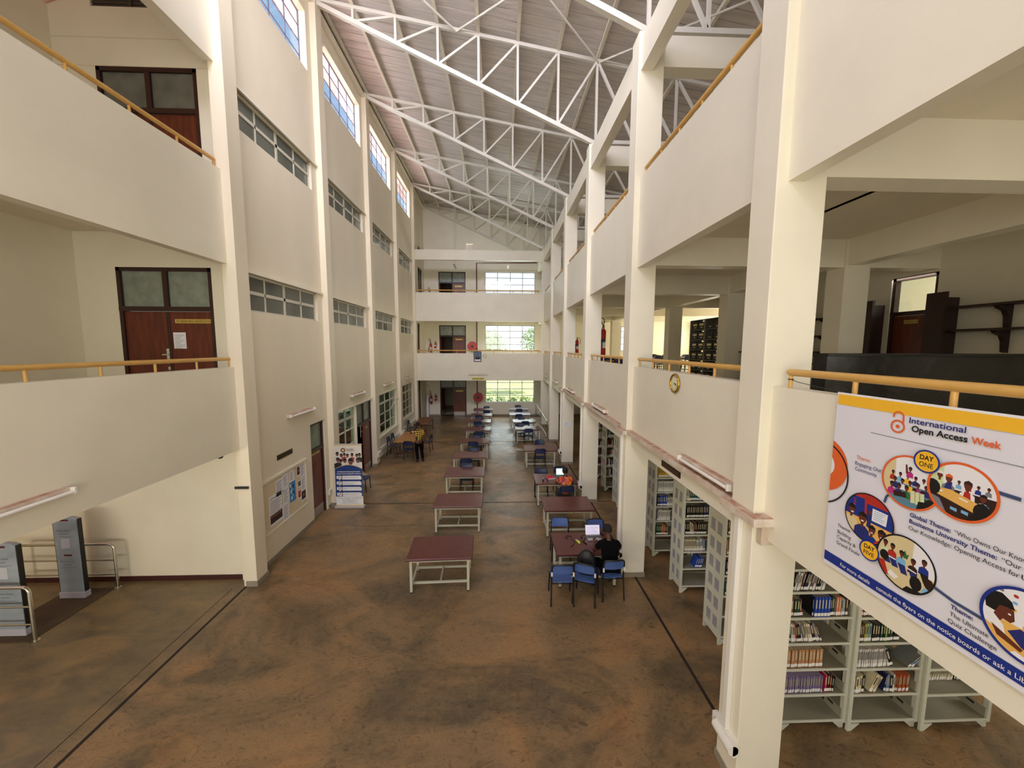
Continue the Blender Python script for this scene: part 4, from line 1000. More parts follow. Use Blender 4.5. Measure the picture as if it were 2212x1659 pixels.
chrome_rail(0, 0, .93, 7.42, -9.6, -7.75, 'long chrome tube rail set against the lobby wall')
chrome_rail(0, 0, .95, 6.03, -9.2, -7.72, 'front chrome tube rail beside the dusty security panel')
chrome_rail(0, 0, 1.0, 6.85, -10.2, -8.85, 'rear chrome tube rail between the two security panels')
o = MB().box(-8.65, 6.0, .001, -7.79, 7.40, .012).build('floor_mat', mat('dark_brown_mat', (84, 66, 48), .8, c2=(64, 54, 42), vs=4)); tag(o, 'thin dark mat on the lobby floor between the security panels', 'mat')
# ================================================================ BOOKS
PAGES = mat('book_pages', (226, 216, 190), .8)
LABEL = mat('spine_label', (238, 236, 232), .7)
CN_ = {'white': (226, 222, 214), 'cream': (222, 208, 170), 'black': (24, 23, 24), 'dark green': (26, 70, 52), 'orange brown': (150, 78, 36), 'red': (158, 36, 36), 'blue': (34, 74, 176), 'navy': (26, 36, 78),
       'purple': (150, 130, 182), 'tan': (190, 138, 98), 'brown': (96, 60, 40), 'grey': (120, 122, 122), 'teal': (46, 96, 102), 'pale green': (140, 176, 148), 'bright green': (88, 168, 58), 'orange': (206, 96, 48),
       'salmon': (226, 138, 104), 'yellow': (222, 176, 40), 'pink': (188, 44, 84), 'mauve': (104, 74, 100), 'light blue': (120, 158, 202)}
BM = {}
def bookmat(c):
    if c not in BM: BM[c] = mat('cover_'+c.replace(' ', '_'), CN_[c], .45, var=.08, vs=20)
    return BM[c]
nb = 0
def book(x, yf, z, th, h, d, c, label, tilt=0, axisM=None, band=True, group=None, faceflat=0):
    """spine faces -y at yf; tilt = lean angle about y (positive leans towards +x at the top)"""
    global nb; nb += 1
    M = Matrix.Translation((x, yf, z)) @ Matrix.Rotation(tilt, 4, 'Y')
    b = MB(); t = .003
    b.box(0, 0, 0, th, .003, h, 0); b.box(0, 0, 0, t, d, h, 0); b.box(th-t, 0, 0, th, d, h, 0); b.box(t, .003, .004, th-t, d-.004, h-.004, 1)
    if band: b.box(.001, -.0008, .012, th-.001, -.0001, .052, 2)
    if th > .014: b.box(th*.32, -.0008, h*.42, th*.68, -.0001, h*.86, 3)
    o = b.build('book', [bookmat(c), PAGES, LABEL, mat('spine_print', (196, 186, 150), .6) if c not in ('white', 'cream', 'pale green', 'yellow') else mat('spine_ink', (70, 66, 66), .6)])
    o.matrix_world = M
    tag(o, label, 'book', group); return o
ORD = ['first', 'second', 'third', 'fourth', 'fifth', 'sixth', 'seventh', 'eighth', 'ninth', 'tenth', 'eleventh', 'twelfth', 'thirteenth', 'fourteenth', 'fifteenth', 'sixteenth', 'seventeenth', 'eighteenth', 'nineteenth', 'twentieth', 'twenty-first', 'twenty-second', 'twenty-third', 'twenty-fourth', 'twenty-fifth', 'twenty-sixth', 'twenty-seventh', 'twenty-eighth']
def row(x0, yf, z, items, where, group, hbase=.245, d=.17, xmax=None):
    """items: (colour, count, thickness, height factor, tilt deg, groupname or None)"""
    x = x0; i = 0
    for c, n, th, hf, tl, gname in items:
        if tl > 0: pass
        for q in range(n):
            t = th*(1+R.uniform(-.12, .12) if not gname else 1); h = hbase*hf*(1+(R.uniform(-.05, .05) if not gname else 0))
            a = math.radians(tl+(R.uniform(-1.5, 1.5) if abs(tl) > 2 else 0))
            adv = t/math.cos(a)+.0012
            if xmax and x+adv > xmax: return
            xb = x; zz = z+.001
            if a < 0: zz += t*math.sin(-a)*0; xb = x
            if a > 0: zz = z+.001+t*math.sin(a)
            if gname: lb = f'{c} book in the {gname}, {where}'; gp = gname
            else: lb = f'{c} book{" leaning" if abs(tl) > 3 else ""}, {ORD[min(i, 27)]} from the column end, {where}'; gp = group
            book(xb, yf+R.uniform(0, .012), zz, t, h, d, c, lb, a, None, th > .012 or bool(gname), gp)
            x += adv; i += 1
y = 4.22; A = 3.615
w_ = 'upper shelf, column bookcase'
row(A+.02, y, LV[5], [('black', 1, .02, 1, 12, None), ('white', 2, .028, 1.0, 12, None), ('cream', 1, .022, 1.05, 12, None), ('brown', 1, .024, 1, 12, None), ('navy', 2, .022, 1.05, 14, None), ('cream', 1, .03, 1.1, 16, None), ('mauve', 1, .034, 1, 14, None), ('white', 2, .02, .95, 14, None), ('black', 2, .026, .9, 12, None), ('white', 3, .02, .9, 12, None)], w_, 'leaning books on the upper shelf')
w_ = 'second shelf, column bookcase'
book(A+.296, y+.004, LV[4]+.001, .017, .255, .2, 'black', 'thin black book against the blue set, second shelf, column bookcase')  # made-up book, stands in for the shaded side of the first blue volume
row(A, y, LV[4], [('dark green', 1, .024, .95, 0, None), ('orange brown', 1, .036, .95, 0, None), ('dark green', 2, .036, .93, 0, None), ('red', 1, .018, .95, 0, None), ('brown', 1, .03, .72, -14, None)], w_, 'books beside the blue volumes', d=.2)
for q in range(5): book(A+.315+q*.041, y-.01, LV[4]+.001, .039, .262, .2, 'blue', 'bright blue volume in the five volume blue set, second shelf, column bookcase', 0, None, True, 'five volume blue set')
row(A+.53, y, LV[4], [('black', 1, .018, 1, 0, None), ('dark green', 1, .03, 1, 0, None), ('purple', 1, .016, .95, 0, None), ('salmon', 2, .034, .98, 0, None), ('cream', 1, .018, .95, 0, None), ('light blue', 1, .04, .9, 0, None), ('brown', 1, .03, .98, 0, None)], w_.replace('second shelf', 'second shelf past blue set'), 'books beside the blue volumes', d=.2)
w_ = 'third shelf, column bookcase'
row(A+.04, y, LV[3], [('black', 1, .02, .95, -6, None), ('white', 1, .03, .98, -7, None), ('cream', 1, .036, .97, -9, None), ('red', 1, .018, .97, -10, None), ('black', 2, .026, 1, -11, None), ('white', 1, .024, 1, -13, None), ('grey', 1, .03, 1, -14, None), ('cream', 2, .026, .98, -14, None), ('white', 1, .03, .98, -15, None), ('black', 1, .045, 1, -16, None), ('salmon', 1, .018, 1, -18, None), ('light blue', 1, .026, .95, -20, None), ('brown', 1, .022, 1.0, -22, None)], w_, 'leaning books on the third shelf')
w_ = 'fourth shelf, column bookcase'
row(A, y, LV[2], [('yellow', 1, .02, .98, 0, None)], w_, None)
row(A+.03, y, LV[2], [('tan', 10, .0455, .98, 0, 'run of tan bound volumes')], 'fourth shelf', None, d=.2)
w_ = 'lowest full shelf, column bookcase'
row(A-.005, y, LV[1], [('purple', 29, .0168, .93, 0, 'run of thin purple journals')], 'lowest full shelf', None, d=.18)
row(A+.55, y, LV[1], [('pink', 1, .034, .95, 0, None), ('black', 1, .034, 1, 0, None), ('red', 1, .022, .95, 0, None), ('black', 1, .022, .93, 0, None)], w_.replace('filled shelf', 'filled shelf past the journals'), 'books after the purple journals')
Bx = 4.53; y = 4.20
w_ = 'second shelf, middle bookcase'
row(Bx, y, LV[4], [('red', 2, .03, .95, 0, None), ('black', 1, .028, .95, 0, None), ('brown', 1, .03, .9, 0, None), ('black', 1, .026, .95, 0, None)], w_, 'books on the middle bookcase')
w_ = 'third shelf, middle bookcase'
row(Bx, y, LV[3], [('black', 1, .018, .98, 0, None), ('brown', 2, .026, .97, 0, None), ('yellow', 1, .022, .96, 0, None), ('pale green', 2, .036, .98, 0, None), ('black', 3, .034, 1, 0, None), ('dark green', 1, .036, 1, 0, None), ('black', 1, .03, 1, 0, None), ('bright green', 1, .028, .98, 0, None), ('black', 1, .04, 1, 0, None), ('dark green', 1, .04, .98, 0, None), ('black', 2, .04, .95, 6, None)], w_, 'books on the middle bookcase')
row(Bx, y, LV[2], [('white', 17, .0225, 1, 0, 'run of white bound periodicals')], 'fourth shelf, middle bookcase', None, d=.2)
w_ = 'fourth shelf past the white run'
row(Bx+.42, y, LV[2], [('white', 1, .022, .95, -14, None), ('black', 1, .045, .98, -20, None)], w_, 'books on the middle bookcase')
book(Bx+.66, y-.01, LV[2]+.012, .028, .29, .22, 'grey', 'large grey book leaning flat at the end of the middle bookcase', .85, None, True, None)
book(Bx+.705, y-.01, LV[2]+.012, .028, .27, .22, 'light blue', 'large pale blue book leaning behind the large grey book', .85, None, True, None)
w_ = 'lowest full shelf, middle bookcase'
row(Bx, y, LV[1], [('navy', 1, .02, .92, 0, None), ('cream', 1, .045, .96, 0, None), ('cream', 1, .038, .98, 2, None), ('black', 1, .036, .95, 2, None)], w_, 'books on the middle bookcase')
row(Bx+.20, y, LV[1], [('cream', 1, .045, 1.0, 24, None), ('cream', 1, .032, .95, 26, None)], w_.replace('filled shelf', 'filled shelf, slanted pair'), 'books on the middle bookcase')
row(Bx+.40, y, LV[1], [('navy', 1, .026, .98, 8, None), ('light blue', 2, .022, .93, 4, None), ('black', 1, .034, .95, 0, None), ('white', 1, .026, .95, 0, None), ('orange', 12, .0155, .96, 0, 'run of thin orange volumes')], w_.replace('filled shelf', 'filled shelf past the slant'), 'books on the middle bookcase', xmax=5.34)
Cx = 5.66; yb = 4.34
row(Cx, yb, LV[2], [('cream', 2, .03, .9, -3, None), ('grey', 1, .05, .95, 10, None), ('white', 2, .04, .9, 8, None)], 'fourth shelf, bare bookcase', 'books on the bare bookcase')
row(Cx, yb, LV[1], [('cream', 16, .022, .9, 9, 'slanting run of cream pamphlets')], 'lowest full shelf, bare bookcase', None)
row(Cx+.40, yb, LV[1], [('black', 1, .022, .92, 2, None), ('mauve', 1, .02, .92, 2, None), ('cream', 2, .03, .9, 3, None), ('brown', 1, .03, .8, 3, None)], 'lowest full shelf past the pamphlets', 'books on the bare bookcase')
# the windowed ranks
def srow(k, lev, items, where, xo=0, xmax=4.50): row(3.70+xo, SY[k]+.02, LV[lev], items, where, f'books on the {sn[k]} windowed rank', xmax=xmax)
r1 = 'first windowed rank'
srow(0, 5, [('brown', 2, .03, 1, -4, None), ('red', 1, .03, 1, -4, None), ('orange brown', 2, .03, 1, -6, None)], r1+' upper shelf')
srow(0, 4, [('tan', 3, .026, 1, -4, None), ('cream', 1, .03, 1, -4, None), ('brown', 1, .03, 1, 0, None)], r1+' second shelf')
srow(0, 3, [('navy', 2, .03, 1, 0, None), ('orange brown', 1, .03, 1, 0, None), ('cream', 1, .03, .8, 0, None)], r1+' third shelf')
srow(0, 2, [('teal', 3, .045, .95, 0, None)], r1+' fourth shelf')
r2 = 'second windowed rank'
srow(1, 5, [('cream', 2, .024, 1, -12, None), ('teal', 9, .034, 1, -14, None), ('pale green', 3, .03, .9, -14, None)], r2+' upper shelf')
srow(1, 4, [('black', 9, .036, 1, 0, 'dark bound theses'), ('navy', 4, .036, 1, 0, None)], r2+' second shelf')
srow(1, 3, [('black', 3, .028, 1, -6, None), ('cream', 3, .024, .95, -8, None), ('brown', 3, .024, .95, -8, None), ('black', 5, .034, .98, 0, None)], r2+' third shelf')
srow(1, 2, [('cream', 9, .026, .97, -8, 'row of cream reports'), ('white', 4, .03, .95, -6, None), ('light blue', 1, .03, .95, -4, None)], r2+' fourth shelf')
srow(1, 1, [('blue', 4, .034, .9, 16, None)], r2+' fifth shelf', xo=.22)
r3 = 'third windowed rank'
srow(2, 5, [('yellow', 8, .032, 1, 0, 'row of yellow directories'), ('white', 7, .026, 1, 0, None)], r3+' upper shelf')
srow(2, 4, [('white', 9, .045, 1, 0, 'row of white box files'), ('cream', 2, .04, 1, 0, None)], r3+' second shelf')
srow(2, 3, [('navy', 2, .026, 1, 0, None), ('blue', 4, .045, 1, 0, None), ('white', 4, .03, .8, 0, None)], r3+' third shelf')
srow(2, 2, [('grey', 1, .03, 1, 0, None), ('white', 7, .04, 1, 0, None)], r3+' fourth shelf')
srow(2, 1, [('dark green', 3, .04, 1, 0, None), ('orange', 2, .036, .95, 0, None), ('brown', 2, .036, .9, 0, None)], r3+' fifth shelf')
b = MB()
cs = ['white', 'brown', 'black', 'navy', 'cream', 'red', 'dark green', 'grey']
for k in (3, 4, 5, 6):
    for lev in (1, 2, 3, 4, 5):
        x = 3.70
        while x < 4.45:
            t = R.uniform(.02, .045); h = R.uniform(.19, .26); q = R.randrange(8)
            if R.random() < .85:
                b.box(x, SY[k]+.02, LV[lev], x+t-.002, SY[k]+.19, LV[lev]+h, q); b.box(x+.002, SY[k]+.0185, LV[lev]+.01, x+t-.004, SY[k]+.0199, LV[lev]+.05, 8)
            x += t
tag(b.build('books', [bookmat(c) for c in cs]+[LABEL]), 'mixed small books packed on the remote windowed ranks past the third column', 'books', None, 'stuff')

# ================================================================ VINYL BANNER on the first floor parapet
BX = 2.715
e = empty('vinyl_banner', (BX, 1.3, 3.86), 0, 'large printed vinyl banner hung on the first floor parapet before the viewer', 'banner')
def bl(p): return (p[0]-BX, p[1]-1.3, p[2]-3.86)
YL = 2.858; YR_ = .15; ZT = 4.555; ZBt = 3.13
def cloth_x(y, z):
    return .002*math.sin(y*3.1+z*2)+.0015*math.sin((y+z)*9)
CTH = .02
rows = []
for i in range(61):
    yy = YL+(YR_-YL)*i/60; rows.append([bl((BX-.012+cloth_x(yy, ZBt+(ZT-ZBt)*q/16)*.6, yy, ZBt+(ZT-ZBt)*q/16)) for q in range(17)])
VIN = mat('white_vinyl', (222, 220, 228), .42, bump=.15, bs=3)
MB().sheet(rows).build('banner_sheet', VIN, e)
INK = [mat('ink_'+n, c, .45) for n, c in (('orange', (222, 98, 44)), ('navy', (34, 42, 110)), ('black', (20, 18, 20)), ('gold', (238, 182, 44)), ('blue', (24, 48, 132)), ('slate', (62, 76, 112)), ('white', (232, 230, 232)),
       ('cream', (214, 196, 150)), ('skin', (98, 46, 30)), ('sky', (120, 176, 214)), ('red', (176, 44, 32)), ('table', (226, 176, 90)), ('green', (40, 110, 60)), ('magenta', (178, 44, 120)), ('darkbrown', (48, 26, 20)), ('palegreen', (206, 216, 168)), ('grey', (120, 124, 132)), ('teal', (90, 130, 150)))]
IX = {k: i for i, k in enumerate(('orange', 'navy', 'black', 'gold', 'blue', 'slate', 'white', 'cream', 'skin', 'sky', 'red', 'table', 'green', 'magenta', 'darkbrown', 'palegreen', 'grey', 'teal'))}
lay = [0]
class Art:
    """flat print; coordinates s (along the banner towards the viewer), t (height) in metres, measured from the banner's top corner"""
    def __init__(s): s.b = MB(); s.d = lay[0]*.0009; lay[0] += 1 if lay[0] < 3 else 0
    def P(s, q): return bl((BX-.0165-s.d, YL-q[0], ZT-q[1]))
    def poly(s, pts, c): s.d += .000012; s.b.add([s.P(q) for q in pts], [tuple(range(len(pts)))], IX[c]); return s
    def ell(s, cx, cy, rx, ry, c, clip=None, n=20, a0=0, a1=2*PI): return s.poly([(cx+rx*math.cos(a0+(a1-a0)*k/n), cy+ry*math.sin(a0+(a1-a0)*k/n)) for k in range(n+(a1-a0 < 6))], c)
    def ring(s, cx, cy, rx, ry, w, c, n=48, a0=0, a1=2*PI):
        s.d += .000012; v = []; f = []
        for k in range(n+1):
            a = a0+(a1-a0)*k/n
            v.append(s.P((cx+rx*math.cos(a), cy+ry*math.sin(a)))); v.append(s.P((cx+(rx-w)*math.cos(a), cy+(ry-w)*math.sin(a))))
        for k in range(n): f.append((2*k, 2*k+1, 2*k+3, 2*k+2))
        s.b.add(v, f, IX[c]); return s
    def line(s, pts, w, c):
        for a, b_ in zip(pts[:-1], pts[1:]):
            d = Vector((b_[0]-a[0], b_[1]-a[1])); n_ = Vector((-d.y, d.x)).normalized()*w/2
            s.poly([(a[0]+n_.x, a[1]+n_.y), (b_[0]+n_.x, b_[1]+n_.y), (b_[0]-n_.x, b_[1]-n_.y), (a[0]-n_.x, a[1]-n_.y)], c)
        return s
    def text(s, txt, x, y, w, h, c, bold=.0, align='L'):
        s.d += .000012; s.b.text(txt, s.P((x, y)), (0, -1, 0), (0, 0, 1), h, w, bold, align, IX[c]); return s
def bp(u, v):
    p = onx(u, v, BX-.019); return (YL-p.y, ZT-p.z)
def clipc(pts, cx, cy, rx, ry):        # clip a polygon to an ellipse (Sutherland-Hodgman against a 28-gon)
    n = 28; poly = list(pts)
    for k in range(n):
        a0, a1 = 2*PI*k/n, 2*PI*(k+1)/n
        p0 = (cx+rx*math.cos(a0), cy+ry*math.sin(a0)); p1 = (cx+rx*math.cos(a1), cy+ry*math.sin(a1))
        ins = lambda q: (p1[0]-p0[0])*(q[1]-p0[1])-(p1[1]-p0[1])*(q[0]-p0[0]) >= 0
        out = []
        for i, q in enumerate(poly):
            r = poly[i-1]
            if ins(q) != ins(r):
                d1 = (p1[0]-p0[0])*(r[1]-p0[1])-(p1[1]-p0[1])*(r[0]-p0[0]); d2 = (p1[0]-p0[0])*(q[1]-p0[1])-(p1[1]-p0[1])*(q[0]-p0[0])
                t = d1/(d1-d2); out.append((r[0]+(q[0]-r[0])*t, r[1]+(q[1]-r[1])*t))
            if ins(q): out.append(q)
        poly = out
        if not poly: return None
    return poly
def circ_px(l, r, t, b_):    # circle in banner metres from its pixel extents
    a = bp(l, (t+b_)/2); c = bp(r, (t+b_)/2); m = (a[0]+c[0])/2
    T = bp((l+r)/2, t); B = bp((l+r)/2, b_); return m, (T[1]+B[1])/2, (c[0]-a[0])/2, (B[1]-T[1])/2
A1 = Art()      # bands, lines
s1 = YL-YR_
A1.poly([(0.0, .0), (s1, 0), (s1, .015), (0, .015)], 'white')
A1.poly([(.01, .015), (s1, .015), (s1, .095), (.01, .095)], 'gold')
zb0 = bp(1779, 1185)[1]; zb1 = bp(1779, 1205)[1]
A1.poly([(.01, zb0), (s1, zb0), (s1, zb1), (.01, zb1)], 'blue')
p0 = bp(1880, 934); A1.line([(p0[0], p0[1]), (s1, p0[1])], .004, 'grey')
A1.b.build('printed_bands', INK, e)
T1 = Art()
def tx(txt, l, r, col, h, bold=.0):      # baseline corners in the photograph -> position on the cloth
    a, c = bp(*l), bp(*r); A_ = Art(); A_.text(txt, a[0], (a[1]+c[1])/2, c[0]-a[0], h, col, bold); A_.b.build('printed_lettering', INK, e)
def tl(txt, x, y, w_, h, col, bold=0):
    A_ = Art(); A_.text(txt, x, y, w_, h, col, bold); A_.b.build('printed_lettering', INK, e)
tx('International', (1963.6, 913.6), (2086, 935.4), 'navy', .038, .014)
tx('Open Access', (1968.4, 932), (2089.8, 955.7), 'black', .040, .026)
tx('Week', (2097, 957.9), (2162.8, 970.9), 'orange', .041, .022)
tx('Theme:', (1850.3, 991.4), (1880.4, 999.2), 'orange', .029); tx('Engaging Our', (1847.3, 1003.5), (1905, 1021), 'navy', .028); tx('Community', (1846.7, 1016.7), (1893.7, 1028.8), 'navy', .028)
tx('Theme:', (1809, 1138), (1837.4, 1150.5), 'black', .028); tx('Building', (1809, 1152), (1837.4, 1164.6), 'black', .028); tx('Capacity &', (1807.6, 1163.5), (1847.9, 1181.8), 'black', .028); tx('Grand Finale', (1806.4, 1176), (1856.2, 1199), 'black', .028)
tx('Global Theme:', (1965, 1116.3), (2053.7, 1150.3), 'navy', .028, .02); tx('Busitema University Theme:', (1963.6, 1129.5), (2153.5, 1209.2), 'navy', .028, .02)
tx('Our Knowledge: Opening Access for', (1962, 1144.8), (2202, 1247.4), 'black', .028)
y0_ = bp(1962, 1144.8)[1]; a = bp(2206, 1249.5); tl('Us\u201d', a[0], (y0_+a[1])/2, .07, .028, 'black')
a = bp(2061, 1153.5); c = bp(2181, 1203.7); tl('\u201cWho Owns Our Knowledge?\u201d', a[0], (a[1]+c[1])/2, (c[0]-a[0])/.60, .028, 'black'); wc = (c[0]-a[0])/.60/24
a = bp(2163, 1212.5); tl('\u201cOur Communities, Our Voice,', a[0], (bp(1963.6, 1129.5)[1]+bp(2153.5, 1209.2)[1])/2, wc*28, .028, 'black')
tx('Theme:', (2052.8, 1313.8), (2101.3, 1340.6), 'navy', .027, .02); tx('The Ultimate', (2050.7, 1329.7), (2134.6, 1377.5), 'black', .027); tx('Quiz Challenge', (2047, 1344.2), (2152.7, 1405.7), 'black', .027)
zl = zb1-.022
xa = bp(1815, 1220)[0]; xb_ = bp(1879, 1256)[0]; tl('For more details', xa, zl, xb_-xa, .029, 'white', .006)
xa = bp(1893, 1266)[0]; xb_ = bp(2212, 1452)[0]; tl('consult the flyers on the notice boards or ask a Librarian', xa, zl, (xb_-xa)*1.13, .029, 'white', .006)
L1 = Art()      # open padlock mark
L1.ring(.468, .179, .045, .045, .011, 'orange'); L1.ell(.468, .179, .0125, .0125, 'orange')
L1.ring(.468, .111, .0365, .0365, .011, 'orange', 24, -PI, 0.0); L1.line([(.499, .110), (.499, .160)], .011, 'orange'); L1.line([(.437, .110), (.437, .120)], .011, 'orange')
L1.b.build('padlock_mark', INK, e)
L1 = Art()
half = [(0.004, -1), (1, -1), (1, 3), (.004, 3)]
L1.poly(clipc(half, -.075, .60, .221, .221), 'orange'); L1.poly(clipc(half, -.064, .601, .097, .097), 'white')
L1.ring(-.102, .672, .262, .262, .012, 'black', 30, -1.14, 1.14)
L1.b.build('printed_disc', INK, e)
def clipped(A, shapes, c4_):
    for pts, col in shapes:
        q = clipc(pts, *c4_)
        if q and len(q) > 2: A.poly(q, col)
def E_(x, y, rx, ry, n=12): return [(x+rx*math.cos(2*PI*k/n), y+ry*math.sin(2*PI*k/n)) for k in range(n)]
def fig(x, y, s, top, hair='black', skin='skin'):     # seated listener: torso, neck, head, hair
    return [([(x-.55*s, y+1.5*s), (x-.5*s, y+.75*s), (x-.2*s, y+.5*s), (x+.2*s, y+.5*s), (x+.5*s, y+.75*s), (x+.55*s, y+1.5*s)], top), ([(x-.1*s, y+.6*s), (x-.1*s, y+.3*s), (x+.1*s, y+.3*s), (x+.1*s, y+.6*s)], skin),
            (E_(x, y, .27*s, .36*s), skin), ([(x-.3*s, y), (x-.27*s, y-.3*s), (x, y-.46*s), (x+.27*s, y-.3*s), (x+.3*s, y), (x+.2*s, y-.12*s), (x-.2*s, y-.12*s)], hair)]
def roundel(px, ringc, bgc, w, make):
    m = (px[0], px[1], px[2], px[2]); lay[0] += 1.6; A = Art(); A.ell(*m, bgc, n=48); inner = (m[0], m[1], m[2]-w*.5, m[3]-w*.5)
    clipped(A, make(*inner), inner); A.ring(*m, w, ringc); return A.b.build('printed_roundel', INK, e)
def audience(x, y, rx, ry):
    sh = [([(x-rx, y+.1*ry), (x+rx, y+.1*ry), (x+rx, y+ry), (x-rx, y+ry)], 'teal'), ([(x-rx, y-.75*ry), (x-.55*rx, y-.75*ry), (x-.5*rx, y+.5*ry), (x-rx, y+.6*ry)], 'cream')]
    cols = ['red', 'gold', 'darkbrown', 'navy', 'green', 'sky', 'magenta', 'black', 'white', 'red', 'gold', 'navy']
    for r_3 in range(3):
        for i in range(6): sh += fig(x-.62*rx+i*.27*rx+.1*rx*(r_3 % 2), y-.22*ry+r_3*.24*ry, .20*rx*(1+.15*r_3), cols[(i*5+r_3*3) % 12])
    sh += fig(x-.02*rx, y-.52*ry, .22*rx, 'magenta'); sh += [([(x-.16*rx, y-.30*ry), (x-.2*rx, y-.66*ry), (x-.14*rx, y-.66*ry), (x-.08*rx, y-.34*ry)], 'skin')]
    for i in range(3): sh += [([(x+.1*rx+i*.16*rx, y+.75*ry), (x+.06*rx+i*.16*rx, y+.28*ry), (x+.2*rx+i*.16*rx, y+.26*ry), (x+.24*rx+i*.16*rx, y+.72*ry)], 'palegreen')]
    sh += [([(x-.55*rx, y+.5*ry), (x-.1*rx, y+.42*ry), (x-.05*rx, y+.62*ry), (x-.5*rx, y+.7*ry)], 'darkbrown'), ([(x+.35*rx, y+.6*ry), (x+.8*rx, y+.5*ry), (x+.7*rx, y+ry), (x+.3*rx, y+ry)], 'black')]
    return sh
roundel((.579, .531, .178), 'orange', 'white', .013, audience)
def tablescene(x, y, rx, ry):
    sh = [([(x-rx, y-ry), (x-.55*rx, y-ry), (x-.55*rx, y+.1*ry), (x-rx, y+.1*ry)], 'palegreen'), ([(x-rx, y), (x+rx, y-.05*ry), (x+rx, y+ry), (x-rx, y+ry)], 'darkbrown')]
    for i in range(5): sh += fig(x-.35*rx+i*.27*rx, y-.35*ry+.03*ry*(i % 2), .16*rx, ['navy', 'sky', 'red', 'blue', 'grey'][i])
    sh += fig(x-.66*rx, y-.42*ry, .34*rx, 'palegreen', 'white') + fig(x-.38*rx, y-.36*ry, .38*rx, 'grey', 'orange')
    sh += [([(x-.5*rx, y+.02*ry), (x-.44*rx, y-.2*ry), (x-.3*rx, y-.2*ry), (x-.26*rx, y+.04*ry)], 'navy')]
    sh += fig(x+.18*rx, y-.28*ry, .42*rx, 'white', 'darkbrown') + [([(x+.1*rx, y-.06*ry), (x+.26*rx, y-.06*ry), (x+.3*rx, y+.22*ry), (x+.06*rx, y+.22*ry)], 'red')] + fig(x+.62*rx, y+.0*ry, .34*rx, 'sky')
    sh += [([(x-.85*rx, y+.08*ry), (x-.3*rx, y+.02*ry), (x+.75*rx, y+.30*ry), (x+.55*rx, y+.62*ry), (x-.75*rx, y+.30*ry)], 'table'), ([(x-.75*rx, y+.30*ry), (x+.55*rx, y+.62*ry), (x+.5*rx, y+.72*ry), (x-.72*rx, y+.42*ry)], 'darkbrown'),
           ([(x+.0*rx, y+.2*ry), (x+.25*rx, y+.26*ry), (x+.2*rx, y+.3*ry), (x-.05*rx, y+.24*ry)], 'white'), ([(x-.7*rx, y+.12*ry), (x-.5*rx, y+.14*ry), (x-.55*rx, y+.2*ry), (x-.74*rx, y+.17*ry)], 'white')]
    sh += [(E_(x-.86*rx, y+.1*ry, .26*rx, .3*ry), 'black'), ([(x-rx, y+.35*ry), (x-.6*rx, y+.45*ry), (x-.3*rx, y+ry), (x-rx, y+ry)], 'grey'), (E_(x+.62*rx, y+.48*ry, .24*rx, .3*ry), 'black'), ([(x+.2*rx, y+ry), (x+.3*rx, y+.7*ry), (x+.9*rx, y+.5*ry), (x+rx, y+ry)], 'black')]
    for i in range(2): sh.append(([(x-.25*rx+i*.32*rx, y+.62*ry), (x-.05*rx+i*.32*rx, y+.64*ry), (x-.05*rx+i*.32*rx, y+.76*ry), (x-.25*rx+i*.32*rx, y+.72*ry)], 'sky'))
    return sh
roundel((.848, .487, .173), 'orange', 'white', .015, tablescene)
def cheering(x, y, rx, ry):
    sh = [([(x-rx, y-.75*ry), (x-.2*rx, y-.75*ry), (x-.15*rx, y+.1*ry), (x-rx, y+.1*ry)], 'blue'), ([(x-.1*rx, y-.6*ry), (x+rx, y-.6*ry), (x+rx, y+.15*ry), (x-.05*rx, y+.12*ry)], 'blue'), ([(x+.15*rx, y-.5*ry), (x+.75*rx, y-.48*ry), (x+.72*rx, y+.02*ry), (x+.15*rx, y+.02*ry)], 'white'),
          ([(x-rx, y+.1*ry), (x+rx, y+.15*ry), (x+rx, y+ry), (x-rx, y+ry)], 'table')]
    for i in range(5):
        sh.append(([(x+.22*rx, y-.42*ry+i*.08*ry), (x+(.66-.06*(i % 3))*rx, y-.42*ry+i*.08*ry), (x+(.66-.06*(i % 3))*rx, y-.395*ry+i*.08*ry), (x+.22*rx, y-.395*ry+i*.08*ry)], 'sky')); sh.append(([(x-.66*rx, y-.62*ry+i*.11*ry), (x-.56*rx, y-.62*ry+i*.11*ry), (x-.56*rx, y-.57*ry+i*.11*ry), (x-.66*rx, y-.57*ry+i*.11*ry)], 'red'))
    sh += fig(x-.72*rx, y-.12*ry, .55*rx, 'cream') + fig(x-.22*rx, y+.08*ry, .62*rx, 'navy') + [([(x-.05*rx, y+.35*ry), (x+.0*rx, y-.22*ry), (x+.12*rx, y-.22*ry), (x+.14*rx, y+.4*ry)], 'navy'), (E_(x+.06*rx, y-.28*ry, .08*rx, .09*ry), 'skin')]
    sh += fig(x+.2*rx, y+.42*ry, .5*rx, 'blue') + fig(x+.6*rx, y+.44*ry, .55*rx, 'red') + [(E_(x-.68*rx, y+.0, .07*rx, .03*ry), 'white'), (E_(x+.2*rx, y+.52*ry, .06*rx, .025*ry), 'white'), (E_(x+.6*rx, y+.54*ry, .06*rx, .03*ry), 'white'), (E_(x-.22*rx, y+.2*ry, .07*rx, .03*ry), 'white')]
    return sh
roundel((.339, .890, .181), 'black', 'red', .009, cheering)
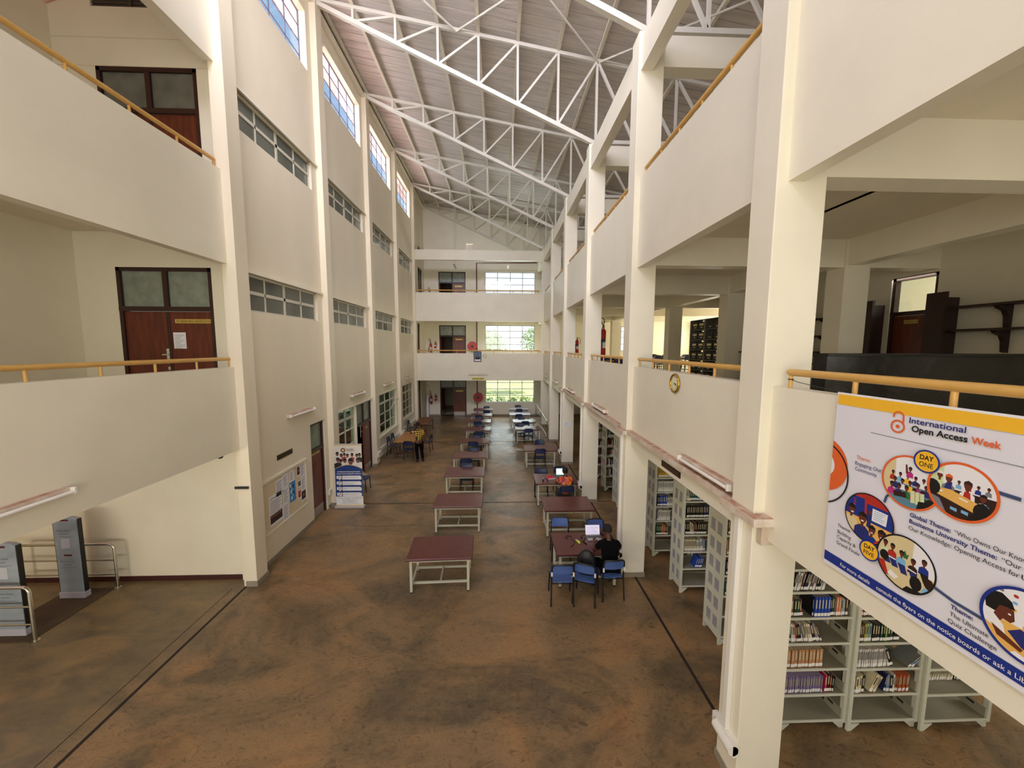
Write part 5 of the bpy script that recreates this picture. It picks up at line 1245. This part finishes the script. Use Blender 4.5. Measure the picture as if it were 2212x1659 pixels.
def panelists(x, y, rx, ry):
    sh = [([(x-rx, y-ry), (x+.25*rx, y-ry), (x+.22*rx, y+.1*ry), (x-rx, y+.1*ry)], 'cream'), ([(x-rx, y+.1*ry), (x+rx, y+.1*ry), (x+rx, y+ry), (x-rx, y+ry)], 'cream'), ([(x-.1*rx, y-.35*ry), (x-.02*rx, y-.5*ry), (x+.05*rx, y-.35*ry), (x+.12*rx, y-.42*ry), (x+.08*rx, y-.2*ry), (x-.06*rx, y-.2*ry)], 'green')]
    for q, c_, yy in ((-.72, 'palegreen', -.45), (-.45, 'red', -.42), (-.12, 'sky', -.32), (.28, 'darkbrown', -.22), (.62, 'blue', -.38)):
        sh += fig(x+q*rx, y+yy*ry, .30*rx, c_) + [([(x+(q-.12)*rx, y+(yy+.4)*ry), (x+(q+.14)*rx, y+(yy+.4)*ry), (x+(q+.26)*rx, y+(yy+.72)*ry), (x+(q+.04)*rx, y+(yy+.74)*ry)], 'navy' if c_ != 'blue' else 'black')]
    sh += [([(x-.7*rx, y-.02*ry), (x-.3*rx, y+.0*ry), (x-.3*rx, y+.05*ry), (x-.7*rx, y+.04*ry)], 'white'), ([(x+.1*rx, y+.08*ry), (x+.42*rx, y+.12*ry), (x+.4*rx, y+.16*ry), (x+.1*rx, y+.13*ry)], 'white'), (E_(x-.72*rx, y+.05*ry, .17*rx, .2*ry), 'black'), ([(x-rx, y+.3*ry), (x-.7*rx, y+.25*ry), (x-.5*rx, y+.75*ry), (x-rx, y+.8*ry)], 'red'),
           (E_(x+.42*rx, y+.52*ry, .2*rx, .27*ry), 'black'), ([(x+.0*rx, y+ry), (x+.15*rx, y+.78*ry), (x+.6*rx, y+.75*ry), (x+.75*rx, y+ry)], 'black'), (E_(x+.82*rx, y+.3*ry, .16*rx, .2*ry), 'darkbrown'), ([(x+.6*rx, y+.75*ry), (x+.68*rx, y+.5*ry), (x+rx, y+.5*ry), (x+.9*rx, y+.9*ry)], 'sky'), ([(x-.45*rx, y+.5*ry), (x-.15*rx, y+.62*ry), (x-.28*rx, y+.78*ry), (x-.55*rx, y+.68*ry)], 'white')]
    return sh
a = bp(1910, 1085); b_ = bp(1926, 1066); l0 = lay[0]
for pts, w4 in (([a, ((a[0]+b_[0])/2-.01, (a[1]+b_[1])/2-.01), b_], .016), ([bp(2018, 1269), bp(2060, 1300), bp(2130, 1342)], .018), ([bp(2156, 1064), bp(2206, 1080)], .02)):
    lay[0] = 2.5; c1 = Art(); c1.line(pts, w4, 'slate'); c1.b.build('printed_link', INK, e)
lay[0] = l0
roundel((.604, 1.076, .184), 'black', 'white', .011, panelists)
def quiz(x, y, rx, ry):
    sh = [([(x-rx, y+.05*ry), (x+rx, y-.05*ry), (x+rx, y+ry), (x-rx, y+ry)], 'table'), ([(x-rx, y-ry), (x-.1*rx, y-ry), (x-.12*rx, y+.1*ry), (x-rx, y+.1*ry)], 'white')]
    for i in range(4):
        for q in range(3): sh.append((E_(x-.62*rx+i*.3*rx, y-.72*ry+q*.2*ry, .06*rx, .05*ry, 6), ['grey', 'red', 'sky', 'gold'][(i+q) % 4]))
    sh += [([(x-.95*rx, y-.3*ry), (x-.85*rx, y-.58*ry), (x-.6*rx, y-.64*ry), (x-.38*rx, y-.5*ry), (x-.3*rx, y-.3*ry), (x-.45*rx, y-.28*ry), (x-.6*rx, y-.02*ry), (x-.9*rx, y-.05*ry)], 'black'),
           ([(x-.62*rx, y-.26*ry), (x-.45*rx, y-.3*ry), (x-.32*rx, y-.28*ry), (x-.28*rx, y+.0*ry), (x-.36*rx, y+.1*ry), (x-.52*rx, y+.08*ry), (x-.58*rx, y+.2*ry), (x-.74*rx, y+.1*ry)], 'skin'), (E_(x-.40*rx, y-.13*ry, .035*rx, .025*ry), 'white'),
           ([(x-rx, y+.0*ry), (x-.72*rx, y+.05*ry), (x-.5*rx, y+.25*ry), (x-.42*rx, y+.52*ry), (x-.9*rx, y+.35*ry)], 'white'), ([(x-.75*rx, y+.35*ry), (x-.45*rx, y+.48*ry), (x-.05*rx, y+.66*ry), (x-.1*rx, y+.76*ry), (x-.6*rx, y+.62*ry)], 'skin'),
           (E_(x+.12*rx, y+.0*ry, .22*rx, .24*ry), 'black'), ([(x-.4*rx, y+.35*ry), (x-.15*rx, y+.12*ry), (x+.4*rx, y+.3*ry), (x+.6*rx, y+.8*ry), (x-.1*rx, y+.62*ry)], 'navy'), ([(x-.2*rx, y+.8*ry), (x+.3*rx, y+.9*ry), (x+.2*rx, y+ry), (x-.3*rx, y+.92*ry)], 'white')]
    return sh
roundel((1.190, 1.072, .196), 'blue', 'white', .016, quiz)
def badge(px, t1, t2):
    m = (px[0], px[1], .073, .073); lay[0] = 14; A = Art(); A.ell(*m, 'blue', n=36); A.ell(m[0], m[1], m[2]*.86, m[3]*.86, 'gold', n=36)
    A.text(t1, m[0], m[1]-.008, m[2]*1.05, m[3]*.42, 'black', .03, 'C'); A.text(t2, m[0], m[1]+m[3]*.5, m[2]*1.05, m[3]*.42, 'black', .012, 'C'); A.b.build('printed_badge', INK, e)
badge((.665, .362), 'DAY', 'ONE'); badge((.374, 1.116), 'DAY', 'FIVE'); badge((1.274, .515), 'DAY', 'TWO')
e2 = empty('tie_string', (2.78, 3.1, 4.55), 0, 'thin dark string tied from the handrail post to the banner corner', 'string')
MB().tube([(-.065, -.28, .008), (-.03, 0, .018), (.0, .25, .035), (.02, .37, .05)], .003, 6).build('string', BLACK, e2)
MB().tube([(.02+.021*math.cos(k*PI/4), .37+.021*math.sin(k*PI/4), .052+.002*(k % 2)) for k in range(8)], .005, 6, closed=True).build('knot', BLACK, e2)

# ================================================================ ROLL-UP POSTER STAND
e = empty('roll_up_poster', (-4.55, 11.14, 0), 0, 'tall roll-up poster stand with blue panel before the propped wooden doors', 'poster stand')
w2 = .405
MB().box(-w2-.04, -.09, 0, w2+.04, .09, .075).build('base_cassette', mat('pale_metal', (196, 188, 184), .35, .3), e, bevel=.02)
MB().box(-w2-.01, -.012, 1.965, w2+.01, .012, 1.995).build('top_rail', mat('pale_metal', (196, 188, 184), .35, .3), e)
MB().cyl((0, .03, .07), (0, .03, 1.96), .012, 8).build('support_pole', GREYST, e)
MB().box(-w2, -.004, .07, w2, .002, 1.97).build('poster_sheet', PAPER, e)
PI_ = [mat('poster_navy', (26, 56, 118), .5), LABEL, BLACK, mat('poster_gold', (222, 176, 84), .5), mat('poster_gold2', (228, 202, 140), .5), mat('face_brown', (118, 76, 58), .6), mat('shirt_white', (214, 208, 200), .6), mat('shirt_red', (170, 62, 56), .6), mat('shirt_dark', (36, 32, 36), .6), mat('peach_fold', (232, 176, 132), .5), mat('pale_backdrop', (222, 214, 200), .6)]
b = MB(); dd = [-.006]
def fl_(pts, m): dd[0] -= .0001; b.flat(pts, (0, dd[0], 0), (1, 0, 0), (0, 0, 1), m)
def rc(x0, x1, z0, z1, m): fl_([(x0, z0), (x1, z0), (x1, z1), (x0, z1)], m)
rc(-w2, w2, 1.30, 1.965, 10); rc(-w2, w2, 1.93, 1.965, 4); rc(-w2, w2, .07, .36, 1); rc(-w2, w2, .07, .10, 4)
for q, (x, z, s_, c_) in enumerate([(-.32, 1.68, .19, 6), (-.20, 1.63, .18, 6), (-.11, 1.66, .16, 7), (-.02, 1.63, .17, 6), (.12, 1.65, .17, 7), (.26, 1.63, .17, 6), (.34, 1.65, .17, 8), (-.31, 1.50, .21, 8), (-.23, 1.46, .20, 8), (-.10, 1.47, .21, 6), (.29, 1.48, .24, 6), (.07, 1.44, .30, 9)]):
    fl_([(x-.5*s_, z-1.3*s_), (x-.5*s_, z-.55*s_), (x, z-.35*s_), (x+.5*s_, z-.55*s_), (x+.5*s_, z-1.3*s_)], c_)
    fl_([(x+.24*s_*math.cos(k*PI/6), z+.32*s_*math.sin(k*PI/6)) for k in range(12)], 5); fl_([(x+.27*s_*math.cos(k*PI/6), z+.08*s_+.30*s_*math.sin(k*PI/6)) for k in range(7)], 2)
arc = [(-w2+2*w2*k/16, 1.22+.12*math.sin(PI*k/16)) for k in range(17)]
fl_([(-w2, .36)]+[(w2, .36)]+[(p[0], p[1]+.015) for p in arc[::-1]], 3); fl_([(-w2, .36), (w2, .36)]+arc[::-1], 0)
fl_([(-.145+.07*math.cos(k*PI/10), 1.80+.07*math.sin(k*PI/10)) for k in range(20)], 2); fl_([(-.145+.055*math.cos(k*PI/10), 1.80+.055*math.sin(k*PI/10)) for k in range(20)], 0); fl_([(-.145+.045*math.cos(k*PI/10), 1.80+.045*math.sin(k*PI/10)) for k in range(20)], 3)
def tt(t, x, z, h, wd, m, bold=.01, al='L'): dd[0] -= .0001; b.text(t, (x, dd[0], z), (1, 0, 0), (0, 0, 1), h, wd, bold, al, m)
tt('BUSITEMA', -.05, 1.815, .03, .22, 2); tt('UNIVERSITY', -.05, 1.77, .03, .27, 2)
tt('INTERNATIONALIZATION', 0, 1.115, .035, .68, 1, .02, 'C'); tt('AND PARTNERSHIP OFFICE', 0, 1.05, .035, .73, 1, .02, 'C')
for i, ls in enumerate((('Coordination of staff and', 'students exchange programmes'), ('Support the establishment', 'and maintenance of', 'partnerships and MoUs'), ('International staff and students', 'welfare'), ('Coordination of international', 'students activities, etc'))):
    z = .915-i*.175
    rc(-.37, -.22, z, z+.09, 1); fl_([(-.30, z), (-.22, z), (-.30, z-.06)], 9)
    fl_([(-.20, z-.025), (.37, z-.025), (.37, z+.06), (.33, z+.095), (-.20, z+.095)], 1)
    tt('0'+str(i+1), -.335, z+.025, .04, .085, 2, .02)
    for q, t in enumerate(ls): tt(t, -.18, z+.05-q*.032, .018, min(.52, .0165*len(t)), 2, .0)
for i, t in enumerate(('Tel: +256 772 000 000 / +256 700 000 000', 'Email: ipo@busitema.ac.ug', 'busitema.ipo@gmail.com', 'Website: www.busitema.ac.ug')): tt(t, 0, .30-i*.052, .022, .018*len(t), 2, .005, 'C')
b.build('poster_print', PI_, e)

# ================================================================ THINGS ON THE TABLES
ZT_ = .746
def laptop(loc, rz, label, bodyc, scr, lean=.25):
    e = empty('laptop', loc, rz, label, 'laptop')           # screen faces local -y (the sitter)
    MB().box(-.165, -.12, 0, .165, .11, .018).build('laptop_base', bodyc, e, bevel=.004)
    k = MB()
    for r_4 in range(5):
        for c_ in range(12): k.box(-.15+c_*.0252, -.0+r_4*.02-.02, .018, -.15+c_*.0252+.021, -.0+r_4*.02-.004, .0195)
    k.build('keyboard', BLACK, e); MB().box(-.045, -.105, .018, .045, -.045, .019).build('touchpad', mat('touchpad', (160, 160, 158), .4), e)
    l_ = MB().box(-.165, 0, 0, .165, .008, .22).build('lid', bodyc if lean else BLACK, e, bevel=.003); l_.location = (0, .108, .016); l_.rotation_euler = (-lean, 0, 0)
    b_ = MB().box(-.155, -.0012, .012, .155, -.0002, .208, 0)
    for i in range(7): b_.box(-.14, -.0018, .03+i*.023, .05+.01*(i*7 % 9), -.0013, .034+i*.023, 1)
    b_.build('screen', [scr, mat('screen_text', (150, 146, 160), .5)], l_)
    return e
laptop((2.08, 7.72, ZT_), .02, 'open silver laptop before the person in black', mat('laptop_silver', (170, 168, 160), .35, .5), mat('screen_lilac', (206, 200, 222), .4, emit=.55), .30)
laptop((2.02, 11.62, ZT_), 0, 'open black laptop with bright screen before the patterned shirt', BLACK, mat('screen_mint', (214, 240, 228), .4, emit=1.0), .22)
o = tag(MB().tube([(1.50, 7.70, ZT_+.006), (1.46, 7.78, ZT_+.006), (1.51, 7.84, ZT_+.006), (1.60, 7.80, ZT_+.006), (1.58, 7.68, ZT_+.006), (1.62, 7.55, ZT_+.006), (1.55, 7.42, ZT_+.006), (1.50, 7.38, ZT_+.006)], .006, 6).build('cable', BLACK), 'black cable looped on the laptop table beside the green gadget', 'cable')
o = tag(MB().tube([(1.80, 7.72, ZT_+.02), (1.84, 7.80, ZT_+.02), (1.93, 7.83, ZT_+.02), (1.86, 7.66, ZT_+.02), (1.80, 7.58, ZT_+.012), (1.86, 7.47, ZT_+.012)], [.02, .008, .006, .008, .012, .012], 6).build('charger_cable', BLACK), 'thick black charger cable lying between green gadget and silver laptop', 'cable')
e = empty('green_gadget', (1.695, 7.55, ZT_), .3, 'small lime green and white gadget on the laptop table', 'gadget')
MB().tube([(0, .06, .015), (0, .03, .018), (0, -.05, .018), (0, -.07, .012)], [.012, .024, .026, .012], 10).build('body', mat('lime_green', (196, 222, 60), .4), e); MB().tube([(0, .10, .012), (0, .06, .014)], .01, 8).build('cap', WHITE, e)
e = empty('mobile_phone', (2.28, 7.92, ZT_), .4, 'dark phone lying behind the silver laptop', 'phone'); MB().box(-.04, -.08, 0, .04, .08, .01).build('body', BLACK, e, bevel=.004); MB().box(-.034, -.07, .010, .034, .07, .0105).build('screen', mat('phone_screen', (60, 62, 74), .15), e)
e = empty('red_pouch', (1.64, 11.52, ZT_), .2, 'bright red pouch lying open beside the black laptop', 'pouch')
b = MB(); rows = []
for i in range(6):
    rows.append([((i/5-.5)*.26, (q/4-.5)*.20, .012+.03*math.sin(PI*q/4)*math.sin(PI*i/5)) for q in range(5)])
b.sheet(rows); b.sheet([[(p[0], p[1], 0.001) for p in r][::-1] for r in rows]); b.build('pouch_body', mat('red_fabric', (206, 44, 66), .6), e); MB().tube([(-.08, .1, .02), (0, .13, .05), (.09, .1, .02), (.04, .03, .045), (-.03, .03, .045)], .008, 6, closed=True).build('strap', mat('red_fabric', (206, 44, 66), .6), e)
MB().box(-.10, -.12, 0, .12, -.085, .012).build('white_strip', PAPER, e)
e = empty('headphones', (1.44, 11.22, ZT_), 0, 'black headphones resting near the corner of the red pouch table', 'headphones')
MB().tube([(-.07, 0, .03), (-.06, .05, .05), (0, .08, .06), (.06, .05, .05), (.07, 0, .03)], .009, 8).build('headband', BLACK, e)
for s_ in (-1, 1): MB().ball((s_*.07, -.02, .035), .028, .04, .035).build('ear_cup', BLACK, e)
e = empty('earbud_case', (1.42, 11.42, ZT_), 0, 'tiny white case beside the headphones', 'case'); MB().ball((0, 0, .015), .03, .022, .015).build('case_shell', WHITE, e)
# backpack on the askew chair
e = empty('backpack', (1.72, 6.91, .455), math.radians(-22), 'rounded black backpack sitting on the askew blue chair', 'backpack')
b = MB(); rows = []
for i in range(9):
    t = i/8; q3 = math.sqrt(max(.05, 1-((t-.42)/.62)**2)); w3 = .185*q3; d3 = .11*q3; z = .46*t
    rows.append([(w3*math.copysign(abs(math.cos(a))**.6, math.cos(a)), .02+d3*math.copysign(abs(math.sin(a))**.6, math.sin(a)), z) for a in [k*PI/10 for k in range(21)]])
b.sheet([r[::-1] for r in rows]); b.add([tuple(rows[8][k]) for k in range(20)], [tuple(range(20))[::-1]]); b.add([tuple(rows[0][k]) for k in range(20)], [tuple(range(20))])
b.build('bag_body', mat('black_nylon', (20, 20, 24), .55), e)
MB().tube([(-.04, .0, .44), (-.03, .0, .49), (.03, .0, .49), (.04, .0, .44)], .009, 6).build('top_loop', BLACK, e)
for s_ in (-1, 1): MB().tube([(s_*.07, -.05, .42), (s_*.09, -.10, .32), (s_*.11, -.10, .15), (s_*.12, -.06, .04)], .012, 6).build('shoulder_strap', BLACK, e)
MB().box(-.11, .11, .05, .11, .15, .24).build('front_pocket', mat('black_nylon', (20, 20, 24), .55), e, bevel=.03)

# ================================================================ PEOPLE (skinned bodies)
def skin(name, chains, m, parent, sub=2, root=0):
    """chains: lists of (key, (x,y,z), r) or key of an earlier vertex"""
    me = bpy.data.meshes.new(name); vs = []; es = []; rs = []; idx = {}
    for ch in chains:
        last = None
        for q in ch:
            if isinstance(q, str): i = idx[q]
            else:
                k, p, r = q; i = len(vs); vs.append(p); rs.append(r)
                if k: idx[k] = i
            if last is not None and last != i: es.append((last, i))
            last = i
    me.from_pydata(vs, es, []); me.materials.append(m); o = bpy.data.objects.new(name, me); COL.objects.link(o); o.parent = parent
    md = o.modifiers.new('skin', 'SKIN'); md.use_smooth_shade = True
    sv = me.skin_vertices[0].data if me.skin_vertices else None
    if sv is None:
        bm = bmesh.new(); bm.from_mesh(me); bm.verts.layers.skin.verify(); bm.to_mesh(me); bm.free(); sv = me.skin_vertices[0].data
    for i, r in enumerate(rs):
        rr = r if isinstance(r, tuple) else (r, r); sv[i].radius = rr; sv[i].use_root = (i == root)
    s_ = o.modifiers.new('sub', 'SUBSURF'); s_.levels = sub; s_.render_levels = sub
    return o
def hand(side, wrist, dirv, palmn, curl, name='h'):
    """palm + five fingers as chains; dirv = pointing direction, palmn = palm normal"""
    w0 = Vector(wrist); d = Vector(dirv).normalized(); n = Vector(palmn).normalized(); s_ = d.cross(n).normalized()*side
    out = []; k0 = name+'palm'
    palm = w0+d*.05
    out.append([name+'wrist', (k0, tuple(palm), (.028, .018))])
    for i, (off, ln) in enumerate(((-.030, .062), (-.010, .074), (.010, .080), (.030, .072))):
        base = w0+d*.088+s_*off; p1 = base+d*ln*.45+n*curl*.012; p2 = p1+(d*.5+n*curl).normalized()*ln*.32; p3 = p2+(d*.2+n*curl*1.4).normalized()*ln*.22
        out.append([k0, (None, tuple(base), .0095), (None, tuple(p1), .009), (None, tuple(p2), .0085), (None, tuple(p3), .007)])
    tb = w0+d*.03+s_*.032; out.append([k0, (None, tuple(tb), .011), (None, tuple(tb+s_*.022+d*.025+n*.012), .010), (None, tuple(tb+s_*.03+d*.05+n*.022), .008)])
    return out
def head(parent, c, yaw, pitch=0, hair='short', skinm=SKIN, cap=None):
    """face looks along +y before the rotation"""
    h = empty('head_pivot', c) if False else None
    M = Matrix.Translation(c) @ Matrix.Rotation(yaw, 4, 'Z') @ Matrix.Rotation(pitch, 4, 'X')
    b = MB(); v = []; f = []; n = 16; h_ = 12
    prof = [(0, .118), (.045, .108), (.072, .085), (.082, .05), (.083, .01), (.080, -.03), (.070, -.065), (.055, -.095), (.035, -.112), (0, -.118)]
    rings = []
    for r, z in prof[1:-1]:
        ring = []
        for k in range(n):
            a = 2*PI*k/n; x = r*.93*math.cos(a); y = r*1.16*math.sin(a)
            if y > 0 and z < -.02: y *= 1.0; x *= .88
            if y > 0 and abs(z) < .03 and abs(x) < .03: y += .006
            if y < 0 and z < -.06: y *= .62
            ring.append((x, y, z))
        rings.append(ring)
    b.sheet([r+[r[0]] for r in rings][::-1], 0)
    b.add([(0, 0, .118)]+rings[0], [(0, k+1, (k+1) % n+1) for k in range(n)], 0, True); b.add([(0, 0, -.118)]+rings[-1], [(0, (k+1) % n+1, k+1) for k in range(n)], 0, True)
    b.add([(-.011, .092, -.005), (.011, .092, -.005), (.017, .090, -.040), (-.017, .090, -.040), (0, .097, .02), (0, .118, -.034)], [(4, 0, 5), (4, 5, 1), (0, 3, 5), (1, 5, 2), (3, 2, 5)], 0, True)
    for s_ in (-1, 1):
        b.ball((s_*.030, .083, .012), .011, .007, .006, 1, 8); b.ball((s_*.030, .089, .012), .0045, .003, .0045, 2, 6); b.ball((s_*.080, -.004, -.006), .008, .017, .028, 0, 8)
        b.box(s_*.030-.015, .088, .028, s_*.030+.015, .093, .034, 2)
    b.ball((0, .088, -.062), .023, .008, .007, 3, 8)
    b.v = [tuple(M @ Vector(q)) for q in b.v]
    o = b.build('head', [skinm, PAPER, HAIR, mat('lip_brown', (110, 58, 52), .5)], parent)
    hb = MB(); rs = []
    for i, (r, z) in enumerate([(.02, .130), (.055, .120), (.082, .095), (.093, .055), (.095, .015), (.090, -.02)] + ([(.078, -.055)] if hair != 'short' else [])):
        ring = []
        for k in range(n+1):
            a = 2*PI*k/n; x = r*.96*math.cos(a); y = r*1.14*math.sin(a)-.006; zz = z
            if y > 0: zz = max(z, .058+.02*(1-abs(math.cos(a))) if True else z); 
            if y > 0 and z < .06: y = min(y, .088)
            ring.append((x, y, zz))
        rs.append(ring)
    hb.sheet(rs[::-1]); hb.add([(0, -.006, .133)]+rs[0][:n], [(0, k+1, (k+1) % n+1) for k in range(n)], 0, True)
    if hair == 'bun': hb.ball((0, -.11, .04), .05, .045, .045, 0, 10)
    hb.v = [tuple(M @ Vector(q)) for q in hb.v]; hb.build('hair', HAIR, parent)
    return o
# --- standing person with a yellow and black checked shirt
gx, gy = -3.42, 15.72
e = empty('person', (gx, gy, 0), 0, 'person standing in a yellow and black checked shirt with one hand raised to the ear', 'person')
skin('body', [[('pel', (0, 0, .92), .085), ('bel', (0, .01, 1.08), .085), ('che', (0, .0, 1.28), .095), ('nk', (0, .0, 1.44), .05), ('hd0', (0, .01, 1.50), .05), ('hd1', (-.01, .02, 1.585), .055)],
      ['che', ('shr', (.17, 0, 1.36), .055), ('elr', (.24, -.02, 1.08), .042), ('wrr', (.25, .06, .85), .027)],
      ['che', ('shl', (-.17, 0, 1.36), .055), ('ell', (-.36, .08, 1.25), .042), ('wrl', (-.17, .07, 1.48), .026)],
      ['pel', ('hr', (.095, 0, .86), .085), ('kr', (.12, .02, .48), .055), ('ar', (.16, -.04, .08), .036), ('tr', (.18, .08, .035), .035)],
      ['pel', ('hl', (-.095, 0, .86), .085), ('kl', (-.09, .05, .48), .055), ('al', (-.07, -.02, .08), .036), ('tl', (-.10, .10, .035), .035)]]
     + [[('rrwrist' if False else None, (.25, .06, .85), .026)]][:0], SKIN, e)
h1 = skin('hand', [[('awrist', (.25, .06, .86), .025)]]+hand(1, (.25, .06, .86), (0, .25, -1), (-1, 0, 0), .7, 'a'), SKIN, e)
h2 = skin('hand', [[('awrist', (-.18, .07, 1.465), .024)]]+hand(-1, (-.18, .07, 1.465), (.55, .05, .8), (1, 0, -.3), .8, 'a'), SKIN, e)
head(e, (-.01, .03, 1.60), .5, -.1)
def check_mat():
    m = bpy.data.materials.new('yellow_check_cloth'); m.use_nodes = True; n = m.node_tree.nodes; l = m.node_tree.links; p = n['Principled BSDF']
    t = n.new('ShaderNodeTexCoord'); sp = n.new('ShaderNodeSeparateXYZ'); l.new(t.outputs['Object'], sp.inputs[0])
    def mth(op, a, b):
        q = n.new('ShaderNodeMath'); q.operation = op
        for i_, x_ in enumerate((a, b)):
            if x_ is None: continue
            if isinstance(x_, (int, float)): q.inputs[i_].default_value = x_
            else: l.new(x_, q.inputs[i_])
        return q.outputs[0]
    xs = mth('FRACT', mth('MULTIPLY', mth('ADD', sp.outputs[0], mth('MULTIPLY', sp.outputs[1], .6)), 12.5), None); zs = mth('FRACT', mth('MULTIPLY', sp.outputs[2], 12.5), None)
    k = mth('MULTIPLY', mth('GREATER_THAN', xs, .36), mth('GREATER_THAN', zs, .36))
    x = n.new('ShaderNodeMix'); x.data_type = 'RGBA'; l.new(k, x.inputs[0]); x.inputs[6].default_value = (*lin((22, 18, 16)), 1); x.inputs[7].default_value = (*lin((232, 190, 66)), 1)
    l.new(x.outputs[2], p.inputs['Base Color']); p.inputs['Roughness'].default_value = .8; return m
skin('shirt', [[('a', (0, 0, .88), (.15, .115)), ('b', (0, .01, 1.06), (.145, .112)), ('c', (0, 0, 1.26), (.155, .12)), ('d', (0, 0, 1.37), (.12, .09)), ('e', (0, .0, 1.43), (.07, .06))],
      ['c', ('s', (.16, 0, 1.34), .075), ('t', (.225, -.01, 1.14), .066)], ['c', ('u', (-.16, 0, 1.34), .075), ('v', (-.30, .05, 1.275), .066)]], check_mat(), e)
skin('trousers', [[('p', (0, 0, .90), (.15, .115)), ('r1', (.09, 0, .80), .105), ('r2', (.12, .02, .48), .075), ('r3', (.155, -.035, .09), .06)], ['p', ('l1', (-.09, 0, .80), .105), ('l2', (-.09, .05, .48), .075), ('l3', (-.07, -.015, .09), .06)]], mat('black_cloth', (11, 10, 12), .95, spec=.1), e)
for x, y, a in ((.175, .03, 0), (-.085, .05, .2)):
    MB().tube([(x, y-.10, .04), (x, y-.05, .045), (x, y+.05, .04), (x, y+.12, .028), (x, y+.145, .022)], [.03, .04, .042, .036, .015], 10).build('shoe', BLACK, e)
e.rotation_euler = (0, 0, .55)
MB().box(-.03, -.005, -.06, .03, .005, .06).build('hand_phone', BLACK, e).location = (-.115, .085, 1.565)
# --- seated person in black (seen from behind)
def seated(x, y, label, shirtm, trm, lean, hair, headc=None, sk=SKIN, armz=.78, scale=1.0):
    e = empty('person', (x, y, 0), 0, label, 'person'); e.scale = (scale,)*3
    L = lean
    skin('body', [[('pel', (0, 0, .53), .10), ('bel', (0, .03*L, .72), .09), ('che', (0, .10*L, .94), .095), ('nk', (0, .15*L, 1.10), .05), ('h0', (0, .18*L, 1.14), .05), ('h1', (0, .20*L, 1.18), .05)],
          ['che', ('sr', (.17, .10*L, 1.01), .055), ('er', (.27, .26, .80), .042), ('wr', (.15, .48, armz), .027)],
          ['che', ('sl', (-.17, .10*L, 1.01), .055), ('el', (-.27, .24, .80), .042), ('wl', (-.20, .46, armz+.04), .027)],
          ['pel', ('hr', (.10, .05, .52), .085), ('kr', (.13, .44, .50), .058), ('ar', (.14, .42, .09), .038), ('fr', (.15, .54, .035), .034)],
          ['pel', ('hl', (-.10, .05, .52), .085), ('kl', (-.20, .42, .50), .058), ('al', (-.24, .30, .10), .038), ('fl', (-.26, .42, .035), .034)]], sk, e)
    skin('hand', [[('awrist', (.15, .48, armz), .025)]]+hand(1, (.15, .48, armz), (-.25, 1, -.1), (0, 0, -1), .5, 'a'), sk, e)
    skin('hand', [[('awrist', (-.20, .46, armz+.04), .025)]]+hand(-1, (-.20, .46, armz+.04), (.15, .8, .45), (0.6, .2, -.6), .6, 'a'), sk, e)
    head(e, (0, .235*L, 1.205), 0, -.3, hair, sk)
    skin('shirt', [[('a', (0, 0, .50), (.165, .12)), ('b', (0, .03*L, .70), (.155, .115)), ('c', (0, .09*L, .92), (.165, .12)), ('d', (0, .12*L, 1.03), (.125, .09)), ('e', (0, .15*L, 1.09), (.068, .06))],
          ['c', ('s', (.165, .11*L, 1.00), .078), ('t', (.235, .19, .87), .064)], ['c', ('u', (-.165, .11*L, 1.00), .078), ('v', (-.235, .18, .87), .064)]], shirtm, e)
    skin('trousers', [[('p', (0, 0, .53), (.16, .11)), ('r1', (.10, .08, .53), .095), ('r2', (.13, .43, .505), .075), ('r3', (.14, .42, .12), .055)], ['p', ('l1', (-.10, .08, .53), .095), ('l2', (-.20, .41, .505), .075), ('l3', (-.235, .30, .12), .055)]], trm, e)
    for px_, py_ in ((.145, .49), (-.255, .38)): MB().tube([(px_, py_-.11, .045), (px_, py_-.05, .045), (px_, py_+.06, .04), (px_, py_+.13, .025)], [.03, .042, .042, .018], 10).build('shoe', BLACK, e)
    return e
seated(2.20, 6.93, 'person in a black tee shirt seated at the silver laptop', mat('black_tee_cloth', (10, 10, 11), .95, spec=.1), mat('black_cloth', (11, 10, 12), .95, spec=.1), 1.0, 'short')
def batik():
    m = bpy.data.materials.new('orange_batik_cloth'); m.use_nodes = True; n = m.node_tree.nodes; l = m.node_tree.links; p = n['Principled BSDF']
    t = n.new('ShaderNodeTexCoord'); c = n.new('ShaderNodeTexVoronoi'); c.inputs['Scale'].default_value = 16; l.new(t.outputs['Object'], c.inputs['Vector'])
    r = n.new('ShaderNodeValToRGB'); r.color_ramp.interpolation = 'CONSTANT'; el = r.color_ramp.elements
    el[0].color = (*lin((206, 84, 44)), 1); el[1].position = .80; el[1].color = (*lin((196, 150, 60)), 1)
    for q, c_ in ((.3, (178, 44, 40)), (.5, (92, 60, 130)), (.65, (214, 96, 50))): x_ = el.new(q); x_.color = (*lin(c_), 1)
    s_ = n.new('ShaderNodeSeparateColor'); l.new(c.outputs['Color'], s_.inputs[0]); l.new(s_.outputs[0], r.inputs[0]); l.new(r.outputs[0], p.inputs['Base Color']); p.inputs['Roughness'].default_value = .8
    return m
seated(2.01, 10.80, 'person in an orange patterned shirt seated at the black laptop', batik(), mat('grey_trousers', (54, 52, 46), .8), .8, 'bun', scale=.95)
